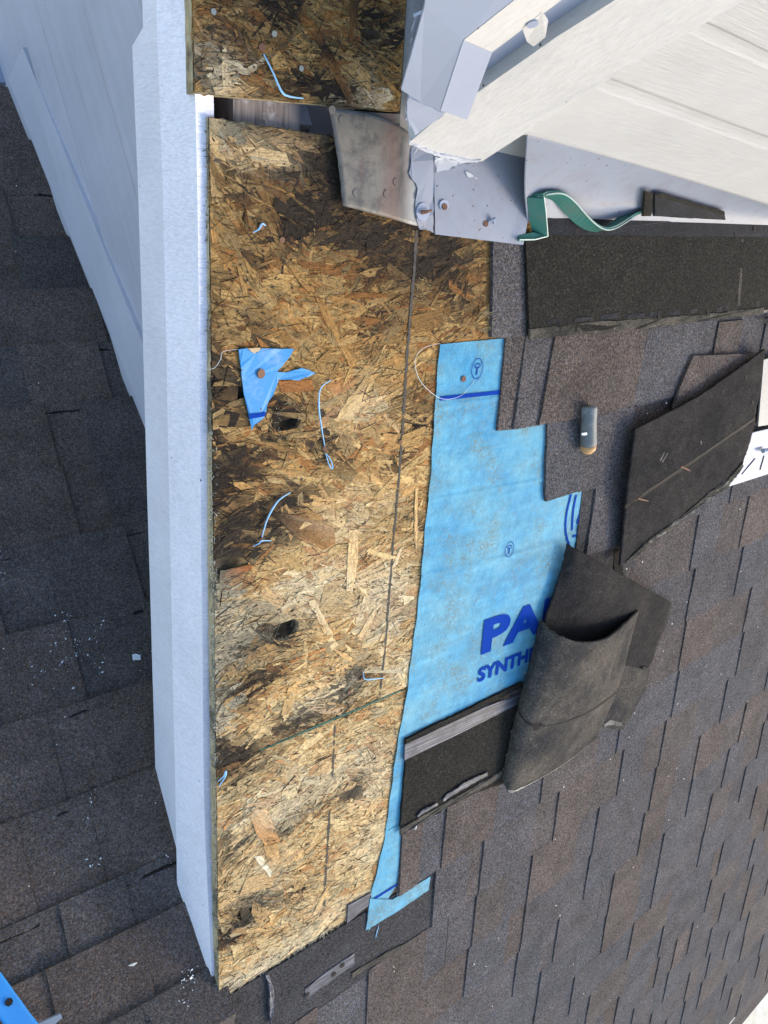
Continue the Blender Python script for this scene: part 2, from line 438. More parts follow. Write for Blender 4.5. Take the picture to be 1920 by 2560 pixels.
def concrete():
    m, nt, b = newmat('patio_ground', 0.9); k = NT(nt); p = k.pos()
    n = k.noise(p, 1.6, 5, 0.6); n2 = k.noise(p, 14, 4, 0.6)
    c = k.ramp(n, [(0.35, (0.78, 0.62, 0.42)), (0.6, (0.92, 0.82, 0.64))])
    c = k.mix(1.0, c, k.ramp(n2, [(0.3, 0.85), (0.7, 1.1)]), 'MULTIPLY')
    k.l(c, b.inputs['Base Color']); return m
GROUND = concrete()

# ------------------------------------------------------------------ ground and house carcass
tag(mesh('ground', [(-150, -150, 0), (150, -150, 0), (150, 150, 0), (-150, 150, 0)], [[0, 1, 2, 3]], GROUND), kind='structure')

# ------------------------------------------------------------------ front slope: shingles
def course_v(k, u):
    return -0.19 - 0.158 * k + (u - 1.3) * (0.02 + 0.008 * k)
def inview(p, m=160):
    q = ROT.T @ (np.asarray(p) - EYE)
    if q[2] < 0.1: return False
    x, y = project(p)
    return -m < x < 1920 + m and -m < y < 2560 + m
roof = thing('front_shingle_roof', 'long front roof slope of grey brown laminated shingles running down to the eave', 'roof', A(1.8, -1.6))
EDGES = {1: [1.46, 1.72], 2: [1.75], 3: [1.66, 1.93], 4: [1.80, 2.035], 5: [1.62, 1.835], 6: [1.70, 1.845], 7: [1.017, 1.33, 1.62, 1.86], 8: [1.147, 1.404, 1.657, 1.845],
         9: [-0.7, -0.3, 0.1, 0.5, 0.83, 1.145, 1.335, 1.592, 1.843, 2.06], 10: [1.14, 1.338, 1.59, 1.832, 2.072], 11: [1.335, 1.493, 1.731, 1.97, 2.23], 12: [1.45, 1.73, 1.977, 2.233, 2.56],
         13: [1.452, 1.62, 1.90, 2.4], 14: [1.50, 1.725, 2.1]}
LEFT = {1: 1.46, 2: 1.45, 3: 1.50, 4: 1.44, 5: 1.40, 6: 1.36, 7: 0.893, 8: 1.0, 9: -1.15}
KMAX = 26
EAVE0, EAVES = -3.214, 0.30
def eave_v(u): return EAVE0 + (u - 2.913) * EAVES
pieces = 0; shingle_objs = []
def low_piece(u0, u1, k, mat, hl=0.0075, slack=0.012, parent=roof, name='shingle'):
    top0, top1 = course_v(k - 1, u0) + slack, course_v(k - 1, u1) + slack
    b0, b1 = course_v(k, u0), course_v(k, u1)
    top = [A(u0, b0, hl), A(u1, b1, hl), A(u1, top1, 0.0035), A(u0, top0, 0.0035)]
    return mesh(name, *prism(top, -NA * 0.0035), mat, parent)
far_tabs = []
def tab_shape(u0, u1, k, hl=0.0100):
    top = [A(u0, course_v(k, u0) - .001, hl), A(u1, course_v(k, u1) - .001, hl), A(u1, course_v(k - 1, u1) + .004, .0078), A(u0, course_v(k - 1, u0) + .004, .0078)]
    return prism(top, -NA * .0034)
def tab_piece(u0, u1, k, mat, parent, hl=0.0100, base=0.0076):
    top0, top1 = course_v(k - 1, u0) + 0.004, course_v(k - 1, u1) + 0.004
    b0, b1 = course_v(k, u0), course_v(k, u1); s = R.uniform(-0.003, 0.003); t = R.uniform(0.0, 0.006)
    top = [A(u0 + s, b0 - 0.001, hl), A(u1 - t, b1 - 0.001, hl), A(u1, top1, 0.0078), A(u0, top0, 0.0078)]
    m1 = [top[0] * (1 - f) + top[1] * f + SA * R.uniform(-.0016, .0016) for f in (.3, .65)]; m2 = [top[0] * (1 - f) + top[3] * f + UX * R.uniform(-.0012, .0012) for f in (.7, .35)]
    top = [top[0], *m1, top[1], top[2], top[3], m2[0], m2[1]]
    return mesh('shingle_tab', *prism(top, -NA * 0.0034), mat, parent)
ntab = 0
for k in range(1, KMAX + 1):
    uL = LEFT.get(k, -1.15)
    uR = 4.4
    cuts = [uL]; x = uL + (0.25 + 0.31 * ((k * 7) % 3))
    while x < uR:
        cuts.append(x); x += 0.98
    cuts.append(uR)
    lows = []
    for a, b in zip(cuts[:-1], cuts[1:]):
        vis = any(inview(A(u, course_v(k, u)), 1400) for u in np.linspace(a, b, 6))
        if not vis or max(course_v(k, a) - eave_v(a), course_v(k, b) - eave_v(b)) < -0.10: continue
        lows.append((a, b, low_piece(a + 0.0008, b - 0.0008, k, R.choice(FIELD[:5]))))
    es = [e for e in EDGES.get(k, []) if e > uL]
    x = (es[-1] if es else uL - 0.05) + R.uniform(0.2, 0.33)
    while x < uR:
        es.append(x); x += R.choice((0.11, 0.15, 0.19, 0.23, 0.28)) + R.uniform(-0.02, 0.02)
    if k in LEFT and k in (7, 8): es = [uL + 0.002] + [e for e in es if e > uL + 0.05]
    es.sort()
    for i, e in enumerate(es):
        nxt = es[i + 1] if i + 1 < len(es) else e + 0.3
        w = min((nxt - e) * R.uniform(0.45, 0.75), 0.2)
        e1 = e + max(w, 0.045)
        par = [o for a, b, o in lows if a <= e < b]
        if not par: continue
        if course_v(k, e) < eave_v(e) - 0.03: continue
        if not (inview(A(e, course_v(k, e)), 60) or inview(A(e1, course_v(k - 1, e1)), 60)):
            if inview(A(e, course_v(k, e)), 1400): far_tabs.append(tab_shape(e, e1, k))
            continue
        tab_piece(e, e1, k, R.choice(FIELD[:5]), par[0]); ntab += 1
low_piece(-1.15, -0.3, 8, FIELD[0]); low_piece(-0.298, 0.44, 8, FIELD[2])
if far_tabs: mesh('shingle_tabs', *join(far_tabs), FIELD[2], roof)['kind'] = 'stuff'
# deck under the field, eave edge and gutter
deck = [A(0.48, -0.85, -0.012), A(0.48, 0.9, -0.012), A(3.6, 0.9, -0.012), A(3.6, eave_v(3.6) + 0.012, -0.001), A(2.2, eave_v(2.2) + 0.012, -0.001), A(-1.2, eave_v(-1.2) + 0.012, -0.001), A(-1.2, -1.26, -0.001), A(0.48, -1.26, -0.001)]
mesh('roof_deck', *prism([A(1.0, eave_v(1.0) + 0.012, 0.0), A(4.5, eave_v(4.5) + 0.012, 0.0), A(4.5, -0.1, 0.0), A(1.18, -0.1, 0.0), A(1.18, -1.5, 0.0), A(1.0, -1.5, 0.0)], -NA * 0.03), OLDWOOD, roof)
mesh('roof_deck', *prism([A(-1.4, eave_v(-1.4) + 0.012, -0.001), A(1.0, eave_v(1.0) + 0.012, -0.001), A(1.0, -1.345, -0.001), A(-1.4, -1.345, -0.001)], -NA * 0.03), OLDWOOD, roof)
drip = [A(-1.2, eave_v(-1.2) - 0.005, 0.006), A(4.5, eave_v(4.5) - 0.005, 0.006), A(4.5, eave_v(4.5) + 0.05, 0.002), A(-1.2, eave_v(-1.2) + 0.05, 0.002)]
mesh('eave_drip_edge', *prism(drip, -NA * 0.028), LIGHTEDGE, roof)
gt = thing('rain_gutter', 'brown rain gutter hung along the eave at the lower right', 'gutter', A(2.9, eave_v(2.9) - 0.06, -0.05))
gd = np.array([1.0, 0, 0]) + SA * EAVES; gd /= np.linalg.norm(gd)
go = np.cross(np.array([0, 0, 1.0]), gd); go /= np.linalg.norm(go)
if go[1] > 0: go = -go
g0 = A(1.6, eave_v(1.6) - 0.01, -0.03); g1 = A(4.5, eave_v(4.5) - 0.01, -0.03)
def gutter_strip(p0, p1, prof, name):
    V = []
    for p in (p0, p1):
        for a, z in prof: V.append(p + go * a + np.array([0, 0, z]))
    n = len(prof); F = [[i, (i + 1) % n, n + (i + 1) % n, n + i] for i in range(n)] + [list(range(n - 1, -1, -1)), list(range(n, 2 * n))]
    return mesh(name, V, F, GUTTER, gt)
gutter_strip(g0, g1, [(0.0, -0.10), (0.02, -0.10), (0.02, -0.08), (0.0, -0.08)], 'gutter_floor')
gutter_strip(g0, g1, [(0.012, -0.1), (0.016, -0.1), (0.03, -0.02), (0.034, 0.0), (0.026, 0.0)], 'gutter_front')

# ------------------------------------------------------------------ rear slope of the lower wing
RIDGE_V = -0.395
rear = thing('rear_shingle_roof', 'shaded dark shingle slope of the lower wing beside the white rake board', 'roof', B(0.3, 0.5))
BV = [1.50, 1.356, 1.231, 1.106, 0.976, 0.847, 0.712, 0.572, 0.43, 0.271, 0.118, -0.039, -0.195, -0.282, -0.43]
def wall_u(v):                                                # where the gable wall meets the rear slope
    return 0.605 + (1.495 - v) * 0.083
for j in range(len(BV) - 1):
    lo, hi = BV[j], BV[j + 1]
    uR = min(wall_u(hi) + 0.03, 0.80) if hi > 0.15 else 0.60
    cuts = [-1.4, -1.4 + 0.3 + 0.31 * (j % 3)]
    while cuts[-1] + 0.5 < uR: cuts.append(cuts[-1] + 0.66)
    cuts[-1] = uR
    lows = []
    for a, b in zip(cuts[:-1], cuts[1:]):
        if not any(inview(B(u, lo), 1500) or inview(B(u, hi), 1500) for u in np.linspace(a, b, 5)): continue
        top = [B(a + .0008, lo, 0.0120), B(b - .0008, lo, 0.0120), B(b - .0008, hi - 0.012, 0.004), B(a + .0008, hi - 0.012, 0.004)]
        lows.append((a, b, mesh('shingle', *prism(top, -NB * 0.0055), R.choice(LOWG), rear)))
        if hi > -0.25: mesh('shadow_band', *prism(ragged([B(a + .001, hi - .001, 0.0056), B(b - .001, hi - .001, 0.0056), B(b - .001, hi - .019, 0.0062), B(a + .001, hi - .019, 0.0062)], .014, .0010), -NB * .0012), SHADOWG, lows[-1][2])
    x = -1.35 + R.uniform(0, 0.2)
    while x < uR - 0.03:
        w = R.uniform(0.11, 0.21); x1 = min(x + w, uR - 0.002)
        par = [o for a, b, o in lows if a <= x < b]
        if par and (inview(B(x, lo), 1500) or inview(B(x1, hi), 1500)):
            s = R.uniform(-0.003, 0.003)
            top = [B(x + s, lo + 0.001, 0.0158), B(x1 + s, lo + 0.001, 0.0158), B(x1, hi - 0.004, 0.0090), B(x, hi - 0.004, 0.0090)]
            mesh('shingle_tab', *prism(top, -NB * 0.0062), R.choice(LOWG), par[0])
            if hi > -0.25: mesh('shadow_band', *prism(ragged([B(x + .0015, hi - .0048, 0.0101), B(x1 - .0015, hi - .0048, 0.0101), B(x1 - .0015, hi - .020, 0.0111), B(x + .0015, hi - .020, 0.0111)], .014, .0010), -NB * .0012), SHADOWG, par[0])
        x = x1 + R.uniform(0.07, 0.16)
mesh('roof_deck', *prism([B(-1.45, 1.49, -0.001), B(0.85, 1.49, -0.001), B(0.85, -0.40, -0.001), B(-1.45, -0.40, -0.001)], -NB * 0.03), OLDWOOD, rear)
# ridge caps over the fold between the two slopes
cv_A = -1.331
for i in range(13):
    x0 = 0.50 - 0.145 * (i + 1); x1 = 0.50 - 0.145 * i + 0.15
    if i == 0: x1 = 0.464
    h = 0.016 + 0.004 * (i % 2)
    rp0, rp1 = B(x0, -0.492, h + 0.006), B(x1, -0.492, h - 0.004)
    V = [B(x0, -0.402, h), B(x1, -0.402, h - 0.008), rp1, rp0, A(x0, cv_A - 0.115, h), A(x1, cv_A - 0.115, h - 0.008)]
    dn = np.array([0, 0, -0.006])
    V = V + [p + dn for p in V]
    F = [[0, 1, 2, 3], [3, 2, 5, 4], [6, 9, 8, 7], [9, 10, 11, 8], [0, 6, 7, 1], [4, 5, 11, 10], [0, 3, 9, 6], [3, 4, 10, 9], [1, 7, 8, 2], [2, 8, 11, 5]]
    mesh('ridge_cap', V, F, LOWG[i % 3] if i % 2 else FIELD[5], rear)

# ------------------------------------------------------------------ gable wall under the rake
def gw(v, z_above=0.0, off=0.0):                              # point on the gable wall above the rear slope
    p = B(wall_u(v) + off, v, 0.02); return p + np.array([0, 0, z_above])
wallt = thing('gable_wall', 'pale blue grey lap sided gable wall in shade under the rake overhang', 'wall', gw(0.6))
def wx(y):                                                    # wall x at world y
    v = (y - (EYE + NB * -DB)[1]) / SB[1]
    return wall_u(v) + 0.0
y0, y1 = -0.75, 2.6
zb = 2.05
k = 0
def slope_z(y): return EYE[2] + (-DA + math.sin(PA) * y) / math.cos(PA) - 0.07
V = [np.array([wx(y0) + 0.03, y0, 1.0]), np.array([wx(y1) + 0.03, y1, 1.0]), np.array([wx(y1) + 0.03, y1, slope_z(y1)]), np.array([wx(y0) + 0.03, y0, slope_z(y0)])]
mesh('wall_core', *prism(V, np.array([0.08, 0, 0])), WALLP, wallt)
def under_rake(y):                                            # underside of the front slope at world y
    return EYE[2] + (-DA + math.sin(PA) * y) / math.cos(PA) - 0.05
LAP = 0.205
z = 1.75
while z < 5.0:
    zt = z + LAP
    ya = y0; yb = y1
    # lower limit: boards stop where the roof above comes down to them
    ymin = (( zt + 0.05 - EYE[2]) * math.cos(PA) + DA) / math.sin(PA)
    ya2 = max(ya, ymin)
    if ya2 < yb - 0.05:
        a0, a1 = wx(ya2), wx(yb)
        for (da, db, zz0, zz1, nm) in ((0.0, 0.016, z, zt, 'siding_board'),):
            V = [np.array([a0 - 0.012, ya2, z]), np.array([a1 - 0.012, yb, z]), np.array([a1 - 0.004, yb, z + 0.085]), np.array([a0 - 0.004, ya2, z + 0.085]),
                 np.array([a0 - 0.009, ya2, z + 0.10]), np.array([a1 - 0.009, yb, z + 0.10]), np.array([a1 + 0.001, yb, zt + 0.003]), np.array([a0 + 0.001, ya2, zt + 0.003])]
            W = [p + np.array([0.02, 0, 0]) for p in V]
            VV = V + W
            F = [[0, 1, 2, 3], [3, 2, 5, 4], [4, 5, 6, 7], [8, 11, 10, 9], [11, 12, 13, 10], [12, 15, 14, 13], [0, 8, 9, 1], [7, 6, 14, 15], [0, 3, 11, 8], [3, 4, 12, 11], [4, 7, 15, 12], [1, 9, 10, 2], [2, 10, 13, 5], [5, 13, 14, 6]]
            mesh('siding_board', VV, F, WALLP, wallt)
    z += LAP
SKW = 0.135
top = [gw(1.50, 0.02, -0.0145), gw(-0.1, 0.02, -0.0145), gw(-0.1, 0.02 + SKW, -0.0145), gw(1.50, 0.02 + SKW, -0.0145)]
mesh('skirt_board', *prism(top, np.array([0.028, 0, 0])), SKIRT, wallt)
# rear eave trim
et = thing('rear_eave_gutter', 'white metal eave trim at the end of the shaded rear slope', 'gutter', B(0.3, 1.53))
mesh('trim_face', *prism([B(-1.45, 1.512, 0.012), B(0.60, 1.512, 0.012), B(0.60, 1.60, 0.03), B(-1.45, 1.60, 0.03)], -NB * 0.02), PMETAL, et)
tag(mesh('caulk_smear', *prism(ragged([aB('c2', 165, 560, 0.05), aB('c2', 200, 600, 0.05), aB('c2', 262, 590, 0.06), aB('c2', 230, 555, 0.07), aB('c2', 190, 520, 0.07)], 0.01, 0.004), -NB * 0.004), paint('old_caulk', (0.12, 0.12, 0.11), 0.5)), 'dirty grey caulk smear where the skirt board meets the eave trim', 'caulk')

# ------------------------------------------------------------------ rake boards
XR = 0.480
rake = thing('rake_board', 'long white painted rake board with rough sawn trim along the torn roof edge', 'rake board', A(XR, -0.6, -0.05))
def onx(x, c, px_, py_): return onplane(UX, np.array([x, 0, 0]), c, px_, py_)
def quadstrip(pts_a, pts_b, dx):
    """board with faces at two rows of points, given depth dx in x"""
    n = len(pts_a); V = list(pts_a) + list(pts_b) + [p + np.array([dx, 0, 0]) for p in list(pts_a) + list(pts_b)]
    F = []
    for i in range(n - 1):
        F += [[i, i + 1, n + i + 1, n + i], [2 * n + i, 3 * n + i, 3 * n + i + 1, 2 * n + i + 1], [i, 2 * n + i, 2 * n + i + 1, i + 1], [n + i, n + i + 1, 3 * n + i + 1, 3 * n + i]]
    F += [[0, n, 3 * n, 2 * n], [n - 1, 3 * n - 1, 4 * n - 1, 2 * n - 1]]
    return V, F
vs = np.linspace(0.62, -1.385, 18)
XR = 0.482
def H1(v): return -0.006 - 0.026 * max(0.0, -v) + 0.026 * min(1.0, max(0.0, (-v - 0.95) / 0.35))
def H2(v): return -0.080 - 0.037 * max(0.0, -v)
def H3(v): return -0.203 - 0.042 * max(0.0, -v)
jit = lambda a_: R.uniform(-a_, a_)
mesh('trim_board', *quadstrip([A(XR, v, H1(v) + jit(.0006)) for v in vs], [A(XR - 0.012, v, H2(v) + jit(.0009)) for v in vs], 0.024), WHITE, rake)
mesh('trim_lip', *quadstrip([A(XR - 0.0105, v, H2(v) + 0.001) for v in vs], [A(XR - 0.006, v, H2(v) - 0.012) for v in vs], 0.01), FASCIA, rake)
vl = np.concatenate([[0.245, 0.195], np.linspace(0.15, -1.36, 14)])
mesh('fascia_board', *quadstrip([A(XR + 0.003, v, H2(v) + 0.01) for v in vl], [A(XR + 0.006, v, (H3(v) + jit(.0012)) if i else H2(v) - 0.012) for i, v in enumerate(vl)], 0.02), FASCIA, rake)
mesh('soffit_panel', *prism([A(XR + 0.014, 0.8, -0.16), A(0.9, 0.8, -0.16), A(0.9, -1.2, -0.16), A(XR + 0.014, -1.2, -0.16)], -NA * 0.01), WALLP, rake)
de = thing('rake_drip_edge', 'thin grey white drip edge between rake board and bare sheathing', 'drip edge', A(0.48, -0.6, -0.012))
dv = np.linspace(0.6, -1.375, 30)
mesh('drip_edge_strip', *quadstrip([A(float(LE(v)) + 0.012, v, -0.031) for v in dv], [A(XR + 0.0008 + R.uniform(-.0006, .0006), v, H1(v) - 0.0015) for v in dv], 0.002), DRIP, de)

# ------------------------------------------------------------------ OSB sheathing
LAT = NR.rand(64, 64)
def vnoise(u, v, f):
    x = (np.asarray(u) * f + 100); y = (np.asarray(v) * f + 100)
    i = np.floor(x).astype(int); j = np.floor(y).astype(int); a = x - i; b = y - j
    a = a * a * (3 - 2 * a); b = b * b * (3 - 2 * b)
    g = lambda p, q: LAT[p % 64, q % 64]
    return (g(i, j) * (1 - a) + g(i + 1, j) * a) * (1 - b) + (g(i, j + 1) * (1 - a) + g(i + 1, j + 1) * a) * b
def fbm(u, v, f, o=4):
    s = 0; w = 0.5; t = 0
    for k in range(o):
        s = s + w * vnoise(np.asarray(u) + 0.37 * k, np.asarray(v) - 0.21 * k, f * 2 ** k); t += w; w *= 0.55
    return s / t
# dark rot and mould: (crop, x, y, radius along u, radius along v, strength)
DARKS = [('o', 850, 440, .07, .06, .9), ('o', 770, 540, .06, .035, .8), ('o', 700, 590, .05, .03, .65), ('o', 930, 570, .09, .05, .75), ('o', 1060, 640, .12, .07, .7), ('o', 960, 690, .06, .04, .45),
         ('o', 640, 500, .05, .03, .5), ('o', 620, 560, .03, .02, .6), ('o', 720, 420, .05, .03, .5), ('o', 945, 800, .025, .035, .85), ('o', 1150, 740, .06, .05, .5), ('o', 1050, 1000, .05, .03, .35),
         ('d1', 1420, 50, .02, .015, .9), ('d1', 1400, 870, .018, .014, .7), ('d1', 640, 830, .035, .03, .85), ('d1', 520, 820, .02, .03, .8), ('d1', 540, 1020, .022, .016, .85), ('d1', 860, 1000, .018, .022, .95),
         ('d1', 620, 1340, .03, .022, .95), ('d1', 480, 1540, .05, .02, .9), ('d1', 300, 1130, .05, .03, .6), ('d1', 280, 1250, .06, .035, .75), ('d1', 300, 1480, .06, .04, .8), ('d1', 440, 1340, .05, .02, .6),
         ('d1', 1340, 1440, .016, .014, .8), ('d1', 1300, 1060, .014, .012, .7), ('d1', 430, 280, .03, .02, .5), ('d1', 330, 680, .03, .012, .8), ('d2', 280, 130, .06, .035, .9), ('d2', 250, 270, .05, .02, .8),
         ('d2', 240, 420, .03, .05, .6), ('d2', 370, 550, .02, .015, .7), ('d2', 360, 730, .05, .025, .9), ('d2', 480, 720, .05, .015, .75), ('d2', 330, 800, .06, .02, .7), ('d2', 390, 960, .055, .025, .95),
         ('d2', 290, 1050, .05, .03, .9), ('d2', 520, 900, .06, .012, .55), ('d2', 330, 1380, .06, .03, .75), ('d2', 560, 1250, .07, .02, .6), ('d2', 700, 1200, .05, .02, .5), ('d2', 1060, 920, .022, .02, .95),
         ('d2', 1010, 990, .03, .02, .7), ('d2', 1030, 1560, .03, .015, .8), ('d2', 960, 1130, .05, .012, .6), ('d2', 620, 650, .03, .03, .8), ('d2', 1300, 530, .01, .01, .7), ('d2', 380, 1530, .04, .03, .5), 
         ('d3', 500, 830, .05, .03, .8), ('d3', 440, 900, .04, .03, .7), ('d3', 430, 950, .05, .012, .9), ('d3', 420, 390, .02, .015, .9), ('d3', 460, 430, .02, .01, .7), ('d3', 690, 370, .04, .02, .7),
         ('d3', 800, 260, .04, .02, .6), ('d3', 400, 490, .05, .015, .5), ('d3', 340, 600, .03, .04, .4), ('d3', 360, 1290, .03, .015, .6), ('d3', 760, 720, .02, .02, .6), ('d3', 1060, 150, .03, .02, .7),
         ('c1', 530, 200, .03, .04, .6), ('c1', 790, 120, .02, .03, .7), ('c1', 1310, 170, .03, .045, .85), ('c1', 1070, 260, .02, .02, .9), ('c1', 1090, 480, .035, .025, .95), ('c1', 950, 450, .05, .03, .5),
         ('c1', 480, 420, .02, .04, .6), ('c1', 880, 30, .02, .02, .7), ('c1', 700, 330, .03, .03, .4), ('c1', 850, 900, .06, .03, .6), ('c1', 650, 1020, .03, .02, .6), ('c1', 690, 1290, .015, .03, .7), ('c1', 880, 1240, .08, .02, .6)]
PALES = [('d2', 700, 400, .09, .03, .8), ('d2', 1000, 400, .10, .03, .7), ('d2', 1200, 420, .06, .05, .9), ('d2', 1220, 620, .05, .04, .7), ('d2', 300, 680, .04, .04, .7), ('d2', 240, 500, .03, .05, .6), ('d2', 1290, 870, .03, .03, .7),
         ('d2', 850, 1040, .07, .02, .5), ('d2', 230, 880, .012, .04, .8), ('d2', 1150, 1400, .04, .06, .6), ('d2', 840, 1560, .10, .03, .8), ('d2', 620, 1600, .07, .03, .6), ('d3', 740, 250, .08, .03, .7), ('d3', 520, 260, .03, .02, .8),
         ('d3', 1200, 150, .05, .03, .7), ('d3', 1150, 470, .06, .05, .55), ('d3', 600, 1130, .16, .025, .9), ('d3', 830, 1000, .06, .02, .8), ('d3', 420, 1230, .06, .02, .8), ('d3', 880, 880, .03, .06, .5), ('d3', 560, 650, .04, .05, .45),
         ('c1', 540, 400, .02, .03, .8), ('c1', 1270, 510, .015, .03, .9), ('c1', 720, 800, .06, .02, .4), ('c1', 520, 680, .04, .02, .5), ('d2', 230, 1080, .02, .06, .6), ('d1', 1050, 760, .05, .03, .45), ('d1', 1000, 1400, .08, .04, .4)]
def blobs(L, u, v):
    s = np.zeros_like(u)
    for c, x, y, ru, rv, w in L:
        a, b = uv(c, x, y)
        du, dv_ = u - a, v - b
        # smears follow the strands, a little uphill to the right
        q = ((du * 0.97 + dv_ * 0.22) / ru) ** 2 + ((dv_ * 0.97 - du * 0.22) / rv) ** 2
        s = np.maximum(s, w * np.exp(-0.9 * q))
    return s
def wood_colour(u, v, rnd, base=None, su=None, sv=None):
    """timber colour with rot stains, as reflectance"""
    n = u.shape[0]
    tan = np.array([0.49, 0.355, 0.19]); brown = np.array([0.41, 0.27, 0.135]); pale = np.array([0.57, 0.435, 0.25]); red = np.array([0.37, 0.20, 0.09]); grey = np.array([0.41, 0.33, 0.21])
    pal = np.stack([tan, brown, pale, red, grey, tan * 0.8, pale * 0.92, brown * 1.3])
    c = pal[(rnd * 7.999).astype(int)] if base is None else np.tile(np.array(base), (n, 1))
    # browner and darker towards the top of the slope
    t = np.clip((v + 0.85) / 0.40, 0, 1)[:, None]; t2 = np.clip((v + 0.42) / 0.3, 0, 1)[:, None]
    c = c * (np.array([1.15, 1.08, 0.89]) * (1 - t) + np.array([0.93, 0.785, 0.54]) * t) * (1 - t2 * np.array([0.24, 0.28, 0.34]))
    u_, v_ = u, v
    if su is not None: u, v = su, sv                          # a flake takes up water as a whole
    d = blobs(DARKS, u, v) * 1.45
    d = np.maximum(d, 1.1 * np.exp(-((u - 0.4868 - 0.0085 * (v + 1.33) / 1.43) / 0.022) ** 2) * np.clip((v * -1 - 0.02) * 4, 0.15, 1) * (v > -0.84))
    d = np.maximum(d, 0.8 * np.exp(-((v - 0.095) / 0.012) ** 2) * (v < 0.11))
    f = 0.55 * fbm(u, v, 26, 4) + 0.45 * fbm(u * 1.0 + v * .3, v * 2.4 - u * .5, 60, 3); f2 = fbm(u + 3, v + 1, 7, 4)
    d = np.clip(1.12 * d * np.clip(0.1 + 3.4 * (f - 0.22), 0, 2) * 1.0 + np.clip(f2 - 0.60, 0, 1) * 0.9 + np.clip(f - 0.62, 0, 1) * 1.6, 0, 1)[:, None]
    dark = np.array([0.027, 0.019, 0.013])
    c = c * (1 - d) + dark * d + 0.0
    p = np.clip(blobs(PALES, u, v) * (0.05 + 1.5 * fbm(u + 7, v, 34, 4)), 0, 0.62)[:, None]
    c = c * (1 - p) + np.array([0.60, 0.52, 0.345]) * p
    return np.clip(c, 0.012, 0.9)
PITS = [('d1', 640, 830, .020, .011), ('d2', 625, 640, .020, .012), ('d3', 700, 365, .013, .010), ('d3', 425, 395, .007, .008), ('d3', 470, 850, .013, .008), ('d3', 430, 950, .012, .006), ('d2', 300, 270, .022, .006),
        ('d1', 1420, 45, .009, .006), ('d3', 560, 1030, .004, .007), ('d1', 1140, 240, .009, .006), ('d1', 1340, 1440, .005, .006), ('d2', 1298, 530, .004, .006), ('d1', 540, 1020, .004, .006), ('d1', 330, 690, .015, .005)]
PITUV = [(*uv(c, x, y), r, d) for c, x, y, r, d in PITS]
def pit_depth(u, v):
    s = np.zeros_like(u)
    for a, b, r, d in PITUV:
        rr = np.sqrt((u - a) ** 2 + ((v - b) * 1.25) ** 2) / r
        rr = rr + (fbm(u, v, 70, 3) - 0.5) * 1.1
        s = np.maximum(s, d * np.clip(1.25 - rr, 0, 0.8) / 0.8)
    return s
def panel(root, u0, u1, vb, vt, h0=0.0, hfun=None, step=0.004):
    """one sheet: bottom edge vb(u), top edge vt(u), left edge u0(v)"""
    nu = int((u1 - 0.49) / step); nv = int((vt(0.6) - vb(0.6)) / step)
    s = np.linspace(0, 1, nu + 1); t = np.linspace(0, 1, nv + 1); S, T = np.meshgrid(s, t)
    ul = (lambda v: u0 + 0 * v) if not callable(u0) else u0
    Lu = ul(vb(0.5) + (vt(0.5) - vb(0.5)) * T); U = Lu + (u1 - Lu) * S
    Vv = vb(U) + (vt(U) - vb(U)) * T
    jag = NR.normal(0, 0.0008, U.shape); U[:, 0] += jag[:, 0]; Vv[0] += NR.normal(0, .001, nu + 1); Vv[-1] += NR.normal(0, .001, nu + 1)
    H = h0 - pit_depth(U, Vv) + NR.normal(0, 0.00025, U.shape)
    P = EYE + UX * U[..., None] + SA * Vv[..., None] + NA * (H - DA)[..., None]
    n = (nu + 1) * (nv + 1)
    i = np.arange(nu)[None, :] + (np.arange(nv) * (nu + 1))[:, None]
    F = np.stack([i, i + 1, i + nu + 2, i + nu + 1], -1).reshape(-1, 4)
    uu, vv = U.ravel(), Vv.ravel()
    col = wood_colour(uu, vv, np.full(n, 0.1)); pd = pit_depth(uu, vv)[:, None]
    q_ = np.clip(pd * 130, 0, 0.97); col = col * (1 - q_) + np.array([0.028, 0.022, 0.014]) * q_
    mesh('panel_face', P.reshape(-1, 3), F.tolist(), PANEL, root, smooth=True, cols=col, uvs=np.stack([uu, vv], 1))
    # edges and underside as a tray below the face
    ua, ub = float(ul(vb(.5))), float(ul(vt(.5)))
    ring = [A(ua, float(vb(ua)), h0 - .0004), A(u1, float(vb(u1)), h0 - .0004), A(u1, float(vt(u1)), h0 - .0004), A(ub, float(vt(ub)), h0 - .0004)]
    E, EF = prism(ragged(ring, 0.012, 0.0006), -NA * 0.0185)
    mesh('panel_edge', E, EF[1:], OSBEDGE, root)
